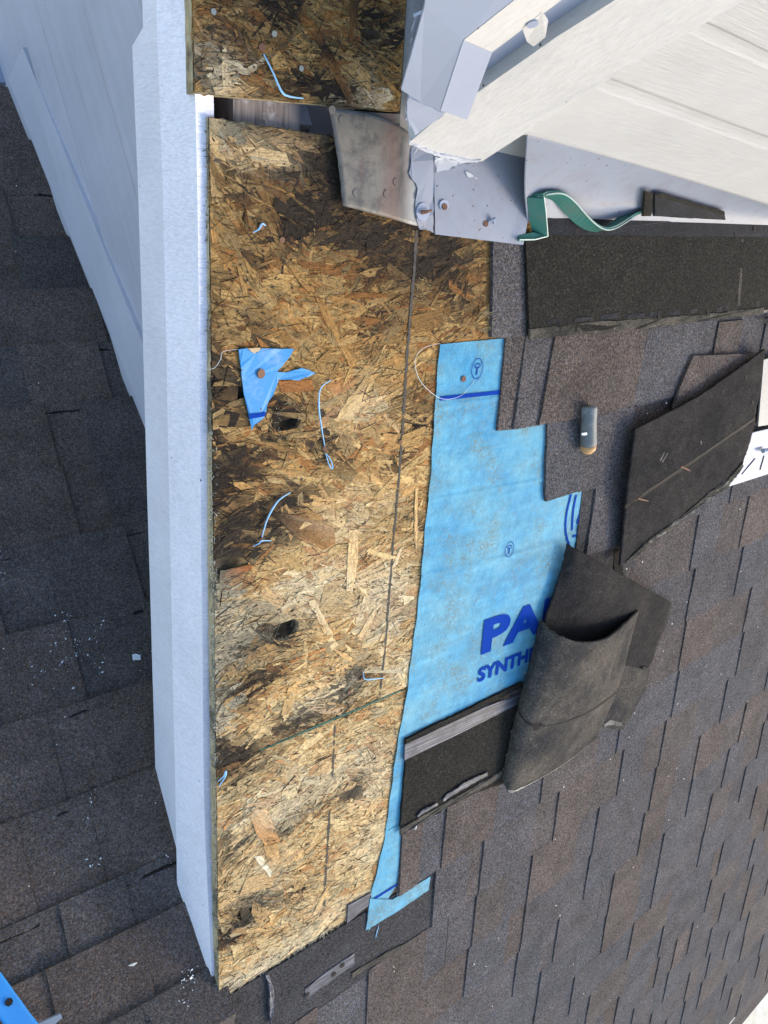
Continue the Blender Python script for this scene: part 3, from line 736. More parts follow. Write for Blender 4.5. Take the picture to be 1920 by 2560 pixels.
def strands(root, u0, u1, vb, vt, n, L, W, h, name, ok, spread=0.40, pal=None, tilt=0.0006, segs=3, crossfrac=0.16):
    m = 0; cu = []; cv_ = []
    while m < n:
        a = NR.uniform(0.48, u1, n * 2); b = NR.uniform(vb(0.7) - .01, vt(0.7) + .01, n * 2)
        k = (a > ((u0(b) if callable(u0) else u0) + .001)) & (b > vb(a) + .002) & (b < vt(a) - .002) & ok(a, b) & (pit_depth(a, b) < 0.0012)
        cu.append(a[k]); cv_.append(b[k]); m += k.sum()
    cu = np.concatenate(cu)[:n]; cv_ = np.concatenate(cv_)[:n]
    ang = NR.normal(0.0, spread, n) + (fbm(cu, cv_, 5, 2) - 0.5) * 1.5
    cross = NR.rand(n) < crossfrac; ang[cross] = NR.uniform(0, math.pi, cross.sum())
    ln = np.exp(NR.uniform(math.log(L[0]), math.log(L[1]), n)); wd = np.exp(NR.uniform(math.log(W[0]), math.log(W[1]), n))
    wd = np.minimum(wd, ln * 0.4)
    hh = NR.uniform(h[0], h[1], n); tl = NR.normal(0, tilt, n); tw = NR.normal(0, tilt * 0.5, n); bend = NR.normal(0, 0.05, n)
    rnd = NR.rand(n); sjit = NR.normal(0, .007, n); sjit2 = NR.normal(0, .005, n); bright = NR.uniform(0.80, 1.16, n)
    rows = segs + 1; VV = np.zeros((n, rows, 2, 3)); UV = np.zeros((n, rows, 2, 2)); CC = np.zeros((n, rows, 2, 3))
    ca, sa = np.cos(ang), np.sin(ang)
    for i in range(rows):
        s = (i / segs - 0.5)
        wid = wd * NR.uniform(0.75, 1.1, n) * (NR.uniform(0.15, 0.9, n) if i in (0, segs) else 1.0)
        for j, sg in enumerate((-0.5, 0.5)):
            al = s * ln + (NR.normal(0, 0.06, n) * ln if i in (0, segs) else 0); ac = sg * wid + bend * ln * (s * s - 0.1)
            u = cu + ca * al - sa * ac; v = cv_ + sa * al + ca * ac
            u = np.clip(u, (u0(v) if callable(u0) else u0) + 0.0005, u1); v = np.minimum(np.maximum(v, vb(u) + 0.0005), vt(u) - 0.0005)
            z_ = np.maximum(hh + tl * s * 2 + tw * sg * 2, 0.00015)
            VV[:, i, j] = EYE + UX * u[:, None] + SA * v[:, None] + NA * (z_ - DA)[:, None]
            UV[:, i, j, 0] = al + cu * 7.0; UV[:, i, j, 1] = ac + cv_ * 3.0
            c = wood_colour(u, v, rnd, su=cu * .75 + u * .25 + sjit, sv=cv_ * .75 + v * .25 + sjit2) if pal is None else np.tile(np.array(pal), (n, 1))
            CC[:, i, j] = c * bright[:, None]
    q = (VV - EYE).reshape(-1, 3); hit = (pit_depth(q[:, 0], q @ SA) > 0.0022).reshape(n, -1).any(axis=1)
    VV, UV, CC = VV[~hit], UV[~hit], CC[~hit]; n = len(VV)              # no flakes left over the rotted pits
    k = np.arange(n)[:, None] * rows * 2 + np.arange(segs)[None, :] * 2
    F = np.stack([k, k + 2, k + 3, k + 1], -1).reshape(-1, 4)
    o = mesh(name, VV.reshape(-1, 3), F.tolist(), STRAND, root, cols=CC.reshape(-1, 3), uvs=UV.reshape(-1, 2))
    o['kind'] = 'stuff'; return o
def single_strand(root, pts, col, h=0.0022):
    """one loose looking flake: outline measured, own colour"""
    P = [aA(c, x, y, h) for c, x, y in pts]; P = ragged(P, 0.008, 0.0011)
    V, F = prism(P, -NA * 0.0012)
    q = [uvA(p) for p in V]; a = np.array(q[0]); b = np.array(q[len(P) // 2]); d = (b - a) / np.linalg.norm(b - a)
    uvs = [((np.array(x) - a).dot(d), (np.array(x) - a).dot([-d[1], d[0]])) for x in q]
    uu = np.array([x[0] for x in q]); vv = np.array([x[1] for x in q])
    cc = wood_colour(uu, vv, np.zeros(len(q)), base=col)
    return mesh('wood_strand', V, F, STRAND, root, cols=np.array(cc), uvs=uvs)

JV = lambda u: -0.838 + (np.asarray(u) - 0.49) * 0.034
visible_u = lambda u, v: u < np.where(v > -0.19, 1.13, 0.93 + (v + 0.188) * 0.06)
p2 = thing('osb_panel', 'large stained osb sheathing sheet between the top gap and the green edged joint', 'osb sheet', A(0.7, -0.35))
b2, t2 = lambda u: JV(u) + 0.0018, lambda u: 0.1 - 0.02 * (np.asarray(u) - .5)
panel(p2, LE, 1.25, b2, t2)
strands(p2, LE, 1.14, b2, t2, 1900, (.05, .17), (.010, .038), (.0002, .0012), 'wood_strands', visible_u)
strands(p2, LE, 1.14, b2, t2, 1900, (.02, .085), (.003, .010), (.0006, .0015), 'wood_slivers', visible_u)
strands(p2, LE, 1.14, b2, t2, 5200, (.006, .034), (.0007, .0018), (.0010, .0019), 'wood_fibres', visible_u)
strands(p2, LE, 1.14, b2, t2, 1300, (.008, .05), (.0006, .0016), (.0012, .0019), 'dark_cracks', visible_u, pal=(0.07, 0.042, 0.024), spread=0.4)
p3 = thing('osb_panel', 'lowest osb sheathing sheet ending in a crumbling edge at the rake tip', 'osb sheet', A(0.65, -1.05))
b3, t3 = lambda u: -1.335 + (np.asarray(u) - 0.49) * 0.06, lambda u: JV(u) - 0.0018
panel(p3, LE, 1.15, b3, t3)
strands(p3, LE, 1.0, b3, t3, 900, (.05, .16), (.010, .036), (.0002, .0012), 'wood_strands', visible_u)
strands(p3, LE, 1.0, b3, t3, 950, (.02, .08), (.003, .010), (.0006, .0015), 'wood_slivers', visible_u)
strands(p3, LE, 1.0, b3, t3, 3000, (.006, .03), (.0007, .0018), (.0010, .0020), 'wood_fibres', visible_u)
strands(p3, LE, 1.0, b3, t3, 640, (.008, .04), (.0006, .0016), (.0012, .0019), 'dark_cracks', visible_u, pal=(0.075, 0.045, 0.026), spread=0.5)
p1 = thing('osb_panel', 'short osb sheathing sheet at the top above the open gap', 'osb sheet', A(0.63, 0.2))
b1, t1 = lambda u: 0.124 + (np.asarray(u) - 0.483) * 0.05, lambda u: 0.55 + 0 * np.asarray(u)
panel(p1, 0.477, 0.788, b1, t1)
allu = lambda u, v: (v < 0.36)
strands(p1, 0.477, 0.788, b1, t1, 380, (.05, .15), (.010, .034), (.0002, .0012), 'wood_strands', allu)
strands(p1, 0.477, 0.788, b1, t1, 450, (.02, .08), (.003, .010), (.0006, .0015), 'wood_slivers', allu)
strands(p1, 0.477, 0.788, b1, t1, 1500, (.006, .03), (.0007, .0018), (.0010, .0020), 'wood_fibres', allu)
strands(p1, 0.477, 0.788, b1, t1, 420, (.008, .04), (.0006, .0016), (.0012, .0019), 'dark_cracks', allu, pal=(0.06, 0.038, 0.022), spread=0.5)
RED = (0.42, 0.22, 0.085); PAL_ = (0.62, 0.47, 0.26); BRN = (0.30, 0.16, 0.065); TAN = (0.50, 0.33, 0.16)
for r_, c_, col, pts in [
    (p1, 'c1', RED, [(900, 60), (950, 20), (1060, 200), (1220, 500), (1190, 540), (1110, 400), (1040, 250)]),
    (p1, 'c1', BRN, [(1195, 0), (1240, 0), (1225, 200), (1190, 210)]),
    (p1, 'c1', TAN, [(1330, 290), (1345, 280), (1460, 360), (1455, 380)]),
    (p1, 'c1', TAN, [(1320, 370), (1340, 360), (1460, 490), (1450, 505)]),
    (p1, 'c1', TAN, [(440, 268), (650, 290), (645, 312), (440, 300)]),
    (p2, 'd1', TAN, [(790, 80), (850, 120), (960, 330), (1045, 500), (1015, 525), (950, 420), (890, 300)]),
    (p2, 'd1', RED, [(980, 60), (1230, 85), (1220, 110), (980, 108)]),
    (p2, 'd1', PAL_, [(930, 820), (1000, 690), (1090, 665), (1075, 740), (1010, 835)]),
    (p2, 'd1', (0.40, 0.20, 0.09), [(580, 600), (780, 590), (800, 660), (600, 665)]),
    (p2, 'd1', BRN, [(520, 1370), (700, 1390), (910, 1460), (920, 1560), (850, 1600), (700, 1530)]),
    (p2, 'd1', (0.62, 0.46, 0.28), [(1395, 1230), (1410, 1230), (1412, 1480), (1400, 1620), (1385, 1500)]),
    (p2, 'd2', (0.64, 0.50, 0.32), [(760, 480), (800, 470), (940, 740), (900, 775), (860, 680)]),
    (p2, 'd2', (0.62, 0.46, 0.27), [(1000, 60), (1060, 55), (1050, 300), (1020, 440), (985, 420), (995, 200)]),
    (p2, 'd2', (0.64, 0.50, 0.28), [(1100, 185), (1125, 165), (1290, 215), (1280, 250), (1200, 225)]),
    (p2, 'd2', (0.58, 0.40, 0.22), [(1050, 690), (1180, 480), (1200, 500), (1080, 700)]),
    (p2, 'd2', (0.30, 0.12, 0.045), [(240, 300), (420, 262), (430, 290), (360, 335), (235, 375)]),
    (p2, 'd2', (0.42, 0.20, 0.08), [(640, 835), (860, 755), (865, 770), (660, 850)]),
    (p2, 'd2', TAN, [(600, 1160), (640, 1000), (690, 960), (700, 1020), (650, 1150)]),
    (p2, 'd2', (0.09, 0.05, 0.03), [(580, 738), (660, 745), (660, 762), (585, 750)]),
    (p3, 'd3', (0.47, 0.24, 0.09), [(500, 330), (540, 270), (590, 275), (640, 380), (665, 450), (590, 490), (540, 420)]),
    (p3, 'd3', (0.45, 0.27, 0.12), [(570, 480), (650, 455), (660, 520), (650, 580), (605, 575)]),
    (p3, 'd3', (0.66, 0.62, 0.52), [(520, 535), (560, 530), (620, 620), (610, 650), (570, 600)]),
    (p3, 'd3', TAN, [(880, 770), (935, 690), (925, 740), (870, 850), (840, 870)]),
    (p3, 'd3', (0.48, 0.28, 0.12), [(560, 930), (690, 820), (700, 830), (620, 910)]),
    (p3, 'd3', PAL_, [(385, 1030), (470, 1010), (440, 1050), (410, 1100), (400, 1050)])]:
    single_strand(r_, [(c_, x, y) for x, y in pts], col)
# upright splinters around rot pits and a torn knot of fibres
def splinters(root, c, x, y, n, r, hh, col):
    a, b = uv(c, x, y); parts = []; main = R.uniform(-0.5, 0.9)
    for _ in range(int(n * 0.55)):
        w = R.uniform(0, 2 * math.pi); q = r * R.uniform(0.7, 1.15); p = A(a + q * math.cos(w), b + q * math.sin(w), 0.0008)
        w2 = main + R.gauss(0, 0.55) + math.pi * (R.random() < 0.5); l = R.uniform(0.003, 0.010)
        e = p + UX * l * math.cos(w2) + SA * l * math.sin(w2) + NA * R.uniform(0.001, hh); parts.append(tube([p, (p + e) / 2 + NA * 0.001, e], [0.0006, 0.0005, 0.0002], 4))
    V, F = join(parts); q = [uvA(v) for v in V]
    o = mesh('splinters', V, F, STRAND, root, cols=np.tile(np.array(col), (len(V), 1)) * NR.uniform(0.5, 1.1, (len(V), 1)), uvs=q); o['kind'] = 'stuff'
splinters(p2, 'd1', 640, 830, 70, 0.024, 0.007, (0.36, 0.29, 0.18)); splinters(p2, 'd2', 620, 640, 60, 0.021, 0.006, (0.30, 0.25, 0.16))
splinters(p2, 'c4', 215, 820, 90, 0.016, 0.014, (0.58, 0.44, 0.25)); splinters(p3, 'd3', 480, 830, 90, 0.03, 0.009, (0.42, 0.32, 0.18))
splinters(p3, 'd3', 420, 1040, 40, 0.016, 0.007, (0.55, 0.42, 0.22)); splinters(p3, 'd3', 700, 370, 40, 0.016, 0.006, (0.36, 0.28, 0.18)); splinters(p2, 'd1', 1430, 40, 30, 0.012, 0.005, (0.5, 0.38, 0.2))
def fuzz(root, u0, va, vb_, n, col):
    parts = []
    for _ in range(n):
        v = R.uniform(va, vb_); p = A(float(LE(v)) + R.uniform(-0.001, 0.006), v, R.uniform(-0.008, 0.001)); e = p + UX * R.uniform(-0.007, 0.004) + SA * R.uniform(-0.006, 0.006) + NA * R.uniform(-0.002, 0.004)
        parts.append(tube([p, e], [0.0008, 0.0003], 3))
    V, F = join(parts); o = mesh('edge_fibres', V, F, STRAND, root, cols=np.tile(np.array(col), (len(V), 1)) * NR.uniform(0.25, 1.1, (len(V), 1)), uvs=[uvA(v) for v in V]); o['kind'] = 'stuff'
fuzz(p2, 0.4905, -0.83, -0.28, 900, (0.55, 0.52, 0.42)); fuzz(p2, 0.4905, -0.28, 0.09, 260, (0.4, 0.3, 0.18)); fuzz(p3, 0.4905, -1.33, -0.85, 420, (0.45, 0.40, 0.3))
parts = []
for _ in range(420):
    u = R.uniform(0.492, 0.78); p = A(u, float(b3(u)) + R.uniform(-0.003, 0.002), R.uniform(-0.008, 0.001)); e = p + UX * R.uniform(-0.008, 0.008) + SA * R.uniform(-0.009, 0.003) + NA * R.uniform(-0.002, 0.003)
    parts.append(tube([p, e], [0.0011, 0.0004], 3))
V, F = join(parts); o = mesh('edge_fibres', V, F, STRAND, p3, cols=np.tile(np.array((0.62, 0.52, 0.36)), (len(V), 1)) * NR.uniform(0.4, 1.1, (len(V), 1)), uvs=[uvA(v) for v in V]); o['kind'] = 'stuff'
def mould(root, ok, u0, u1, v0, v1, n):
    a = NR.uniform(u0, u1, n * 6); b = NR.uniform(v0, v1, n * 6)
    w = np.clip(blobs(DARKS, a, b) * 1.3 + 0.10 + np.clip(fbm(a, b, 12, 3) - .5, 0, 1) * 1.2, 0, 1)
    k = (NR.rand(n * 6) < w * .6) & ok(a, b) & (pit_depth(a, b) < .001); a, b = a[k][:n], b[k][:n]
    V, F = [], []
    for u, v in zip(a, b):
        r = 0.00045 + 0.0011 * R.random() ** 3; w0 = R.uniform(0, 6.28); st_ = R.uniform(1, 3.2) if R.random() < .4 else R.uniform(.8, 1.3); th = R.gauss(0.1, .6); i = len(V)
        for q in range(5):
            x = r * st_ * math.cos(w0 + q * 1.257) * R.uniform(.6, 1.2); y = r * math.sin(w0 + q * 1.257) * R.uniform(.6, 1.2)
            V.append(A(u + x * math.cos(th) - y * math.sin(th), v + x * math.sin(th) + y * math.cos(th), 0.0021))
        F.append([i, i + 1, i + 2, i + 3, i + 4])
    o = mesh('mould_specks', V, F, BLACK, root); o['kind'] = 'stuff'
mould(p2, lambda u, v: visible_u(u, v) & (u > LE(v) + .002), .49, 1.12, -.83, .095, 5200)
mould(p3, lambda u, v: visible_u(u, v) & (u > LE(v) + .002), .49, .93, -1.32, -.845, 2200)
mould(p1, lambda u, v: (v < .34) & (u > .480), .475, .785, .14, .34, 1500)
# drawn lines on the sheathing
def drawn(root, pts, w, name='marker_line', h=0.0023, mat=PENCIL, gap=0.0):
    P = [aA(c, x, y, h) for c, x, y in pts]; P = ragged(P, 0.006, 0.0003, closed=False)
    V, F = [], []
    for i, p in enumerate(P):
        t = P[min(i + 1, len(P) - 1)] - P[max(i - 1, 0)]; s = np.cross(NA, t); s /= np.linalg.norm(s)
        ww = w * R.uniform(0.55, 1.15); V += [p + s * ww / 2, p - s * ww / 2]
        if i and R.random() > gap: F.append([2 * i - 2, 2 * i - 1, 2 * i + 1, 2 * i])
    return mesh(name, V, F, mat, root)
drawn(p2, [('o', 1042, 575), ('o', 1035, 690), ('d1', 1380, 30), ('d1', 1350, 400), ('d1', 1325, 800)], 0.0058, gap=0.0)
drawn(p2, [('d1', 1325, 820), ('d1', 1300, 1150), ('d1', 1280, 1400), ('d2', 1270, 60), ('d2', 1250, 330), ('d2', 1228, 600)], 0.0046, gap=0.04)
drawn(p2, [('d2', 1230, 600), ('d2', 1215, 780), ('d2', 1185, 1040)], 0.0042, gap=0.06)
drawn(p3, [('d2', 920, 1200), ('d2', 905, 1520)], 0.0034, gap=0.15)
drawn(p3, [('d3', 955, 0), ('d3', 950, 100)], 0.0026, gap=0.4); drawn(p3, [('d3', 940, 280), ('d3', 920, 600), ('d3', 910, 810)], 0.0042, gap=0.06)
# green edge paint showing in the joint
mesh('green_edge', *prism(ragged([A(0.57, float(JV(.57)) - 0.0012, 0.0012), A(0.75, float(JV(.75)) - 0.0028, 0.0012), A(0.868, float(JV(.868)) - 0.0012, 0.0012), A(0.868, float(JV(.868)) + 0.0012, 0.0012), A(0.75, float(JV(.75)) + 0.0024, 0.0012), A(0.57, float(JV(.57)) + 0.0010, 0.0012)], 0.01, 0.0005), -NA * 0.011), GREENE, p2)
mesh('joint_shadow_filler', *prism([A(0.4905, float(JV(.49)) - .0017, -.003), A(0.9, float(JV(.9)) - .0017, -.003), A(0.9, float(JV(.9)) + .0017, -.003), A(0.4905, float(JV(.49)) + .0017, -.003)], -NA * .008), BLACK, p3)

# rafters, and a black board painting the shade inside the gap
raf = thing('roof_framing', 'old grey lookout boards seen through the open gap in the sheathing', 'rafter', A(0.6, 0.11, -0.05))
mesh('lookout_board', *prism([A(0.541, 0.05, -0.022), A(0.583, 0.05, -0.022), A(0.583, 0.2, -0.022), A(0.541, 0.2, -0.022)], -NA * 0.09), OLDWOOD, raf)
mesh('lookout_board', *prism([A(0.5845, 0.05, -0.024), A(0.640, 0.05, -0.024), A(0.640, 0.2, -0.024), A(0.5845, 0.2, -0.024)], -NA * 0.09), OLDWOOD, raf)
mesh('gap_shade_board', *prism([A(0.49, 0.0, -0.13), A(1.1, 0.0, -0.13), A(1.1, 0.6, -0.13), A(0.49, 0.6, -0.13)], -NA * 0.01), BLACK, raf)
mesh('rake_rafter', *prism([A(0.489, 0.6, -0.036), A(0.505, 0.6, -0.036), A(0.497, -1.3, -0.036), A(0.489, -1.3, -0.036)], -NA * 0.13), FASCIA, raf)
mesh('dark_lining', *prism([A(0.8, 0.0, -0.012), A(1.3, 0.0, -0.012), A(1.3, 0.6, -0.012), A(0.8, 0.6, -0.012)], -NA * 0.01), AGED, raf)

# nails driven into the sheathing
def nail(root, c, x, y, r=0.0042, mat=RUST, h=0.0016, tilt=0.2):
    n = NA + UX * R.uniform(-tilt, tilt) + SA * R.uniform(-tilt, tilt)
    V, F = disc(aA(c, x, y, h + 0.002), n, r * R.uniform(.92, 1.05), 0.0013)
    V2, F2 = disc(aA(c, x, y, h + 0.0007), NA, r * .45, 0.006, 6)
    return mesh('nail', *join([(V, F), (V2, F2)]), mat, root)
for c, x, y, m in [('c1', 735, 1175, RUST), ('c1', 842, 1245, RUST), ('d1', 1308, 962, RUST), ('d1', 860, 1000, RUST), ('d1', 487, 1540, RUST), ('d2', 1083, 940, RUST), ('d2', 1005, 1022, RUST)]:
    nail(p2, c, x, y, mat=m)
for c, x, y, m in [('c1', 738, 245, RUST), ('c1', 487, 60, GALV), ('c1', 802, 175, GALV), ('c1', 942, 355, GALV)]:
    nail(p1, c, x, y, mat=m, r=0.0048 if m is RUST else 0.0036, h=.0012)
# torn thread ends around the nails: each thread is loose
def threadobj(c, pts, r, label, mat=THREAD, h0=0.003, lift=0.004):
    P = [aA(c, x, y, h0 + lift * math.sin(math.pi * i / (len(pts) - 1))) for i, (x, y) in enumerate(pts)]
    fine = [cr(P, t) for t in np.linspace(0, 1, 6 * len(P))]
    r = r * 0.72
    rad = [r * (1 - 0.5 * abs(2 * i / (len(fine) - 1) - 1)) for i in range(len(fine))]
    return tag(mesh('torn_thread', *tube(fine, rad, 5), mat), label, 'thread', 'torn underlayment threads on the sheathing')
threadobj('c1', [(745, 280), (790, 370), (838, 475), (880, 500), (950, 510)], 0.0021, 'blue thread hanging from a nail on the top osb sheet')
threadobj('d1', [(895, 592), (835, 640), (822, 740), (838, 870), (858, 985)], 0.0019, 'curved pale blue thread above the nail in the middle of the large osb sheet')
threadobj('d1', [(862, 1025), (885, 1100), (905, 1115), (895, 1070), (868, 1030)], 0.0018, 'short blue thread loop below the nail in the middle of the large osb sheet')
threadobj('d1', [(655, 1258), (580, 1310), (520, 1410), (485, 1525)], 0.0022, 'blue thread rising from the nail below the dark knot hole')
threadobj('d1', [(432, 1580), (470, 1560), (485, 1545), (540, 1545)], 0.0018, 'bent thread end crossing the nail at the foot of the long blue thread')
threadobj('d2', [(1210, 936), (1150, 942), (1095, 942), (1085, 895)], 0.0018, 'pale blue thread star at the nail just above the green joint')
threadobj('d2', [(225, 1548), (258, 1520), (272, 1488), (268, 1520), (232, 1578)], 0.0021, 'forked blue thread at the rake edge just below the joint')
threadobj('c1', [(690, 1205), (720, 1188), (738, 1160), (755, 1170)], 0.0019, 'tiny frayed blue thread at the nail under the grey flashing')
threadobj('d1', [(158, 530), (205, 520), (240, 470), (255, 425), (345, 410)], 0.0005, 'thin white thread from the blue scrap over the rake edge', PALETHREAD)
threadobj('c5', [(180, 105), (100, 130), (68, 190), (95, 280), (180, 352), (260, 348), (310, 310), (338, 262)], 0.0006, 'long thin white thread looping off the top corner of the blue sheet', PALETHREAD, 0.004, 0.006)
threadobj('d3', [(1213, 905), (1200, 950), (1190, 995)], 0.0016, 'white thread hanging from the bottom edge of the blue sheet')

# ------------------------------------------------------------------ blue underlayment
und = thing('underlayment_sheet', 'large printed blue synthetic underlayment sheet between bare osb and shingles', 'underlayment', A(1.1, -0.7))
CREASES = [(uv('c5', 140, 805), uv('c5', 600, 722), .0018), (uv('c5', 90, 1150), uv('c5', 740, 1000), .0013), (uv('d2', 1410, 390), uv('d2', 1659, 305), .0010), (uv('d2', 1340, 865), uv('d2', 1659, 742), .0007), (uv('c5', 170, 395), uv('c5', 430, 350), .0012), (uv('d2', 1300, 1330), uv('d2', 1659, 1120), .0010)]
def crease_h(u, v):
    s_ = 0.0
    for (a0, b0), (a1, b1), amp in CREASES:
        s_ = s_ + amp * np.exp(-((v - (b0 + (u - a0) * (b1 - b0) / (a1 - a0))) / 0.0035) ** 2)
    return s_
def und_h(u, v):
    return crease_h(u, v) * 0.8 + 0.0040 + 0.0005 * np.sin(u * 9 + v * 31) + 0.0003 * np.sin(v * 47 - u * 5 + 1.3) + 0.0012 * (fbm(u, v, 8, 3) - 0.5)
lv = [uv(*p) for p in [('o', 1095, 860), ('o', 1090, 930), ('o', 1085, 1000), ('o', 1073, 1180), ('o', 1062, 1300), ('o', 1040, 1530), ('o', 1012, 1745), ('o', 985, 1890), ('o', 960, 2090), ('d3', 1165, 720), ('d3', 1145, 940)]]
LV = np.array([p[1] for p in lv])[::-1]; LU = np.array([p[0] for p in lv])[::-1]
def und_left(v): return np.interp(v, LV, LU)
vt_, vb2 = lv[0][1], lv[-1][1]
nu, nv = 50, 420
Vs, cells = [], []
for j in range(nv + 1):
    for i in range(nu + 1):
        s = i / nu
        ur = 1.42
        vtop = vt_ + s * 0.012; vbot = vb2 + s * 0.6 * 0.155
        v = vbot + (vtop - vbot) * j / nv
        ul = und_left(v) + (0.0008 * math.sin(v * 90) if i == 0 else 0)
        if v < -0.93: ur = 1.12
        if v < -1.14: ur = max(0.903, ul + 0.02)
        u = ul + (ur - ul) * s
        Vs.append(A(u, v, float(und_h(u, v))))
for j in range(nv):
    for i in range(nu):
        a = j * (nu + 1) + i; cells.append([a, a + 1, a + nu + 2, a + nu + 1])
mesh('blue_sheet', Vs, cells, UNDER, und, smooth=True)
def printed(pts_closed, name='print_mark', h=0.0014):
    return None
def und_pt(u, v, dh=0.0012): return A(u, v, float(und_h(u, v)) + dh)
def ribbon_uv(P, w, name, mat=INK, dh=0.0012, closed=False):
    P = [np.array(p, float) for p in P]; V, F = [], []; n = len(P)
    for i in range(n):
        a = P[(i + 1) % n] if closed or i < n - 1 else P[i]; b = P[(i - 1) % n] if closed or i else P[i]
        t = a - b; t /= np.linalg.norm(t); s = np.array([-t[1], t[0]]) * w / 2
        V += [und_pt(*(P[i] + s), dh), und_pt(*(P[i] - s), dh)]
    for i in range(n if closed else n - 1):
        j = (i + 1) % n; F.append([2 * i, 2 * i + 1, 2 * j + 1, 2 * j])
    return mesh(name, V, F, mat, und)
def dense(pts, m=8):
    out = []
    for a, b in zip(pts[:-1], pts[1:]):
        for k in range(m): out.append(np.array(a) + (np.array(b) - np.array(a)) * k / m)
    out.append(np.array(pts[-1])); return out
a = uv('c5', 172, 352); b = uv('c5', 450, 322); ribbon_uv(dense([a, b, (1.3, b[1] + .012)]), 0.0070, 'print_line')
a = uv('d3', 1163, 770); b = uv('d3', 1290, 690); ribbon_uv(dense([a, b, (a[0] + .2, 2 * b[1] - a[1])]), 0.0058, 'print_line')
def lettering(text, u0, vbase, width, height, bold):
    cu = bpy.data.curves.new('lettering', 'FONT'); cu.body = text; cu.size = 1.0; cu.offset = bold; cu.fill_mode = 'FRONT'; cu.resolution_u = 4
    ob = bpy.data.objects.new('lettering_source', cu); COL.objects.link(ob)
    dg = bpy.context.evaluated_depsgraph_get(); dg.update()
    me = bpy.data.meshes.new_from_object(ob.evaluated_get(dg))
    co = np.zeros(len(me.vertices) * 3); me.vertices.foreach_get('co', co); co = co.reshape(-1, 3)
    F = [list(p.vertices) for p in me.polygons]
    bpy.data.objects.remove(ob); bpy.data.curves.remove(cu); bpy.data.meshes.remove(me)
    lo, hi = co.min(0), co.max(0)
    x = u0 + (co[:, 0] - lo[0]) / (hi[0] - lo[0]) * width; y = vbase + (co[:, 1] - lo[1]) / (hi[1] - lo[1]) * height
    mesh('lettering', [A(p, q, float(und_h(p, q)) + 0.0015) for p, q in zip(x, y)], F, INK, und)
lettering('PAL', 1.070, -0.811, 0.252, 0.078, 0.045)
lettering('SYNTHE', 1.068, -0.875, 0.175, 0.034, 0.04)
def nail_symbol(c, x, y, s):
    a, b = uv(c, x, y)
    ribbon_uv([(a + 0.0125 * s * math.cos(t), b + 0.0165 * s * math.sin(t)) for t in np.linspace(0, 2 * math.pi, 25)[:-1]], 0.0013, 'print_ring', closed=True)
    ribbon_uv([(a + 0.006 * s * math.cos(t), b + 0.005 * s + 0.0035 * s * math.sin(t)) for t in np.linspace(0, 2 * math.pi, 17)[:-1]], 0.0016, 'print_nail_head', closed=True)
    ribbon_uv(dense([(a, b + 0.002 * s), (a - 0.001 * s, b - 0.010 * s)], 3), 0.0028, 'print_nail_shank')
nail_symbol('c5', 340, 218, 1.05); nail_symbol('c5', 486, 1030, 0.95)
# part of a round emblem at the edge of the shingles
P = [uv('c5', *p) for p in [(762, 782), (745, 850), (738, 920), (745, 980), (765, 1040)]]; ribbon_uv([cr([np.array(q) for q in P], t) for t in np.linspace(0, 1, 24)], 0.0055, 'print_arc')
P = [uv('c5', *p) for p in [(785, 785), (772, 850), (768, 945)]]; ribbon_uv([cr([np.array(q) for q in P], t) for t in np.linspace(0, 1, 12)], 0.0055, 'print_arc')
ribbon_uv(dense([uv('c5', 790, 915), uv('c5', 825, 800)], 4), 0.0065, 'print_arc'); ribbon_uv(dense([uv('c5', 770, 972), uv('c5', 830, 955)], 4), 0.0055, 'print_arc')
nl = aA('c5', 288, 266, 0.006); mesh('nail', *disc(nl, NA, 0.0052, 0.0015), RUST, und)
# tail of the sheet running right under the notch
tl = [aA('d7', 50, 1414, .0075), aA('d7', 320, 1250, .0085), aA('d7', 568, 1082, .0085), aA('d7', 585, 968, .008), aA('d7', 400, 1075, .007), aA('d7', 270, 1160, .006), aA('d7', 85, 1150, .0055)]
mesh('sheet_tail', *prism(ragged(tl, 0.012, 0.0006), -NA * 0.0015), UNDER, und)
# torn scrap of the same sheet
sc_pts = [('d1', 348, 412), ('d1', 400, 405), ('d1', 455, 432), ('d1', 485, 404), ('d1', 675, 408), ('d1', 655, 450), ('d1', 575, 545), ('d1', 630, 548), ('d1', 720, 520), ('d1', 805, 552), ('d1', 705, 595), ('d1', 585, 590), ('d1', 555, 680), ('d1', 520, 730), ('d1', 510, 780), ('d1', 500, 815), ('d1', 440, 860), ('d1', 425, 890), ('d1', 408, 800), ('d1', 375, 650)]
scr = thing('underlayment_scrap', 'small torn blue underlayment scrap held by a black nail on the bare osb', 'scrap', aA('d1', 480, 560, .003))
SCRAPM = paint('scrap_blue', (0.035, 0.24, 0.52), 0.6, rough=0.5, speck=0.3, stain=(0.30, 0.42, 0.52))
sp = [aA(c, x, y, 0.0042 + R.uniform(-.0003, .0012)) for c, x, y in sc_pts]
mesh('scrap_sheet', *prism(ragged(sp, 0.006, 0.0007), -NA * 0.0008), SCRAPM, scr)
mesh('print_line', *prism([aA('d1', 410, 795, .0062), aA('d1', 512, 783, .0062), aA('d1', 502, 808, .0062), aA('d1', 414, 824, .0062)], -NA * 0.0006), INK, scr)
mesh('nail', *disc(aA('d1', 483, 556, .0062), NA + UX * .2, 0.0068, 0.002), RUST, scr)
mesh('torn_wood_chip', *prism(ragged([aA('d1', 403, 405, .0066), aA('d1', 480, 402, .0066), aA('d1', 470, 420, .0066), aA('d1', 440, 435, .0066)], .005, .0006), -NA * 0.0015), paint('chip_tan', (0.5, 0.36, 0.2), 0.2), scr)

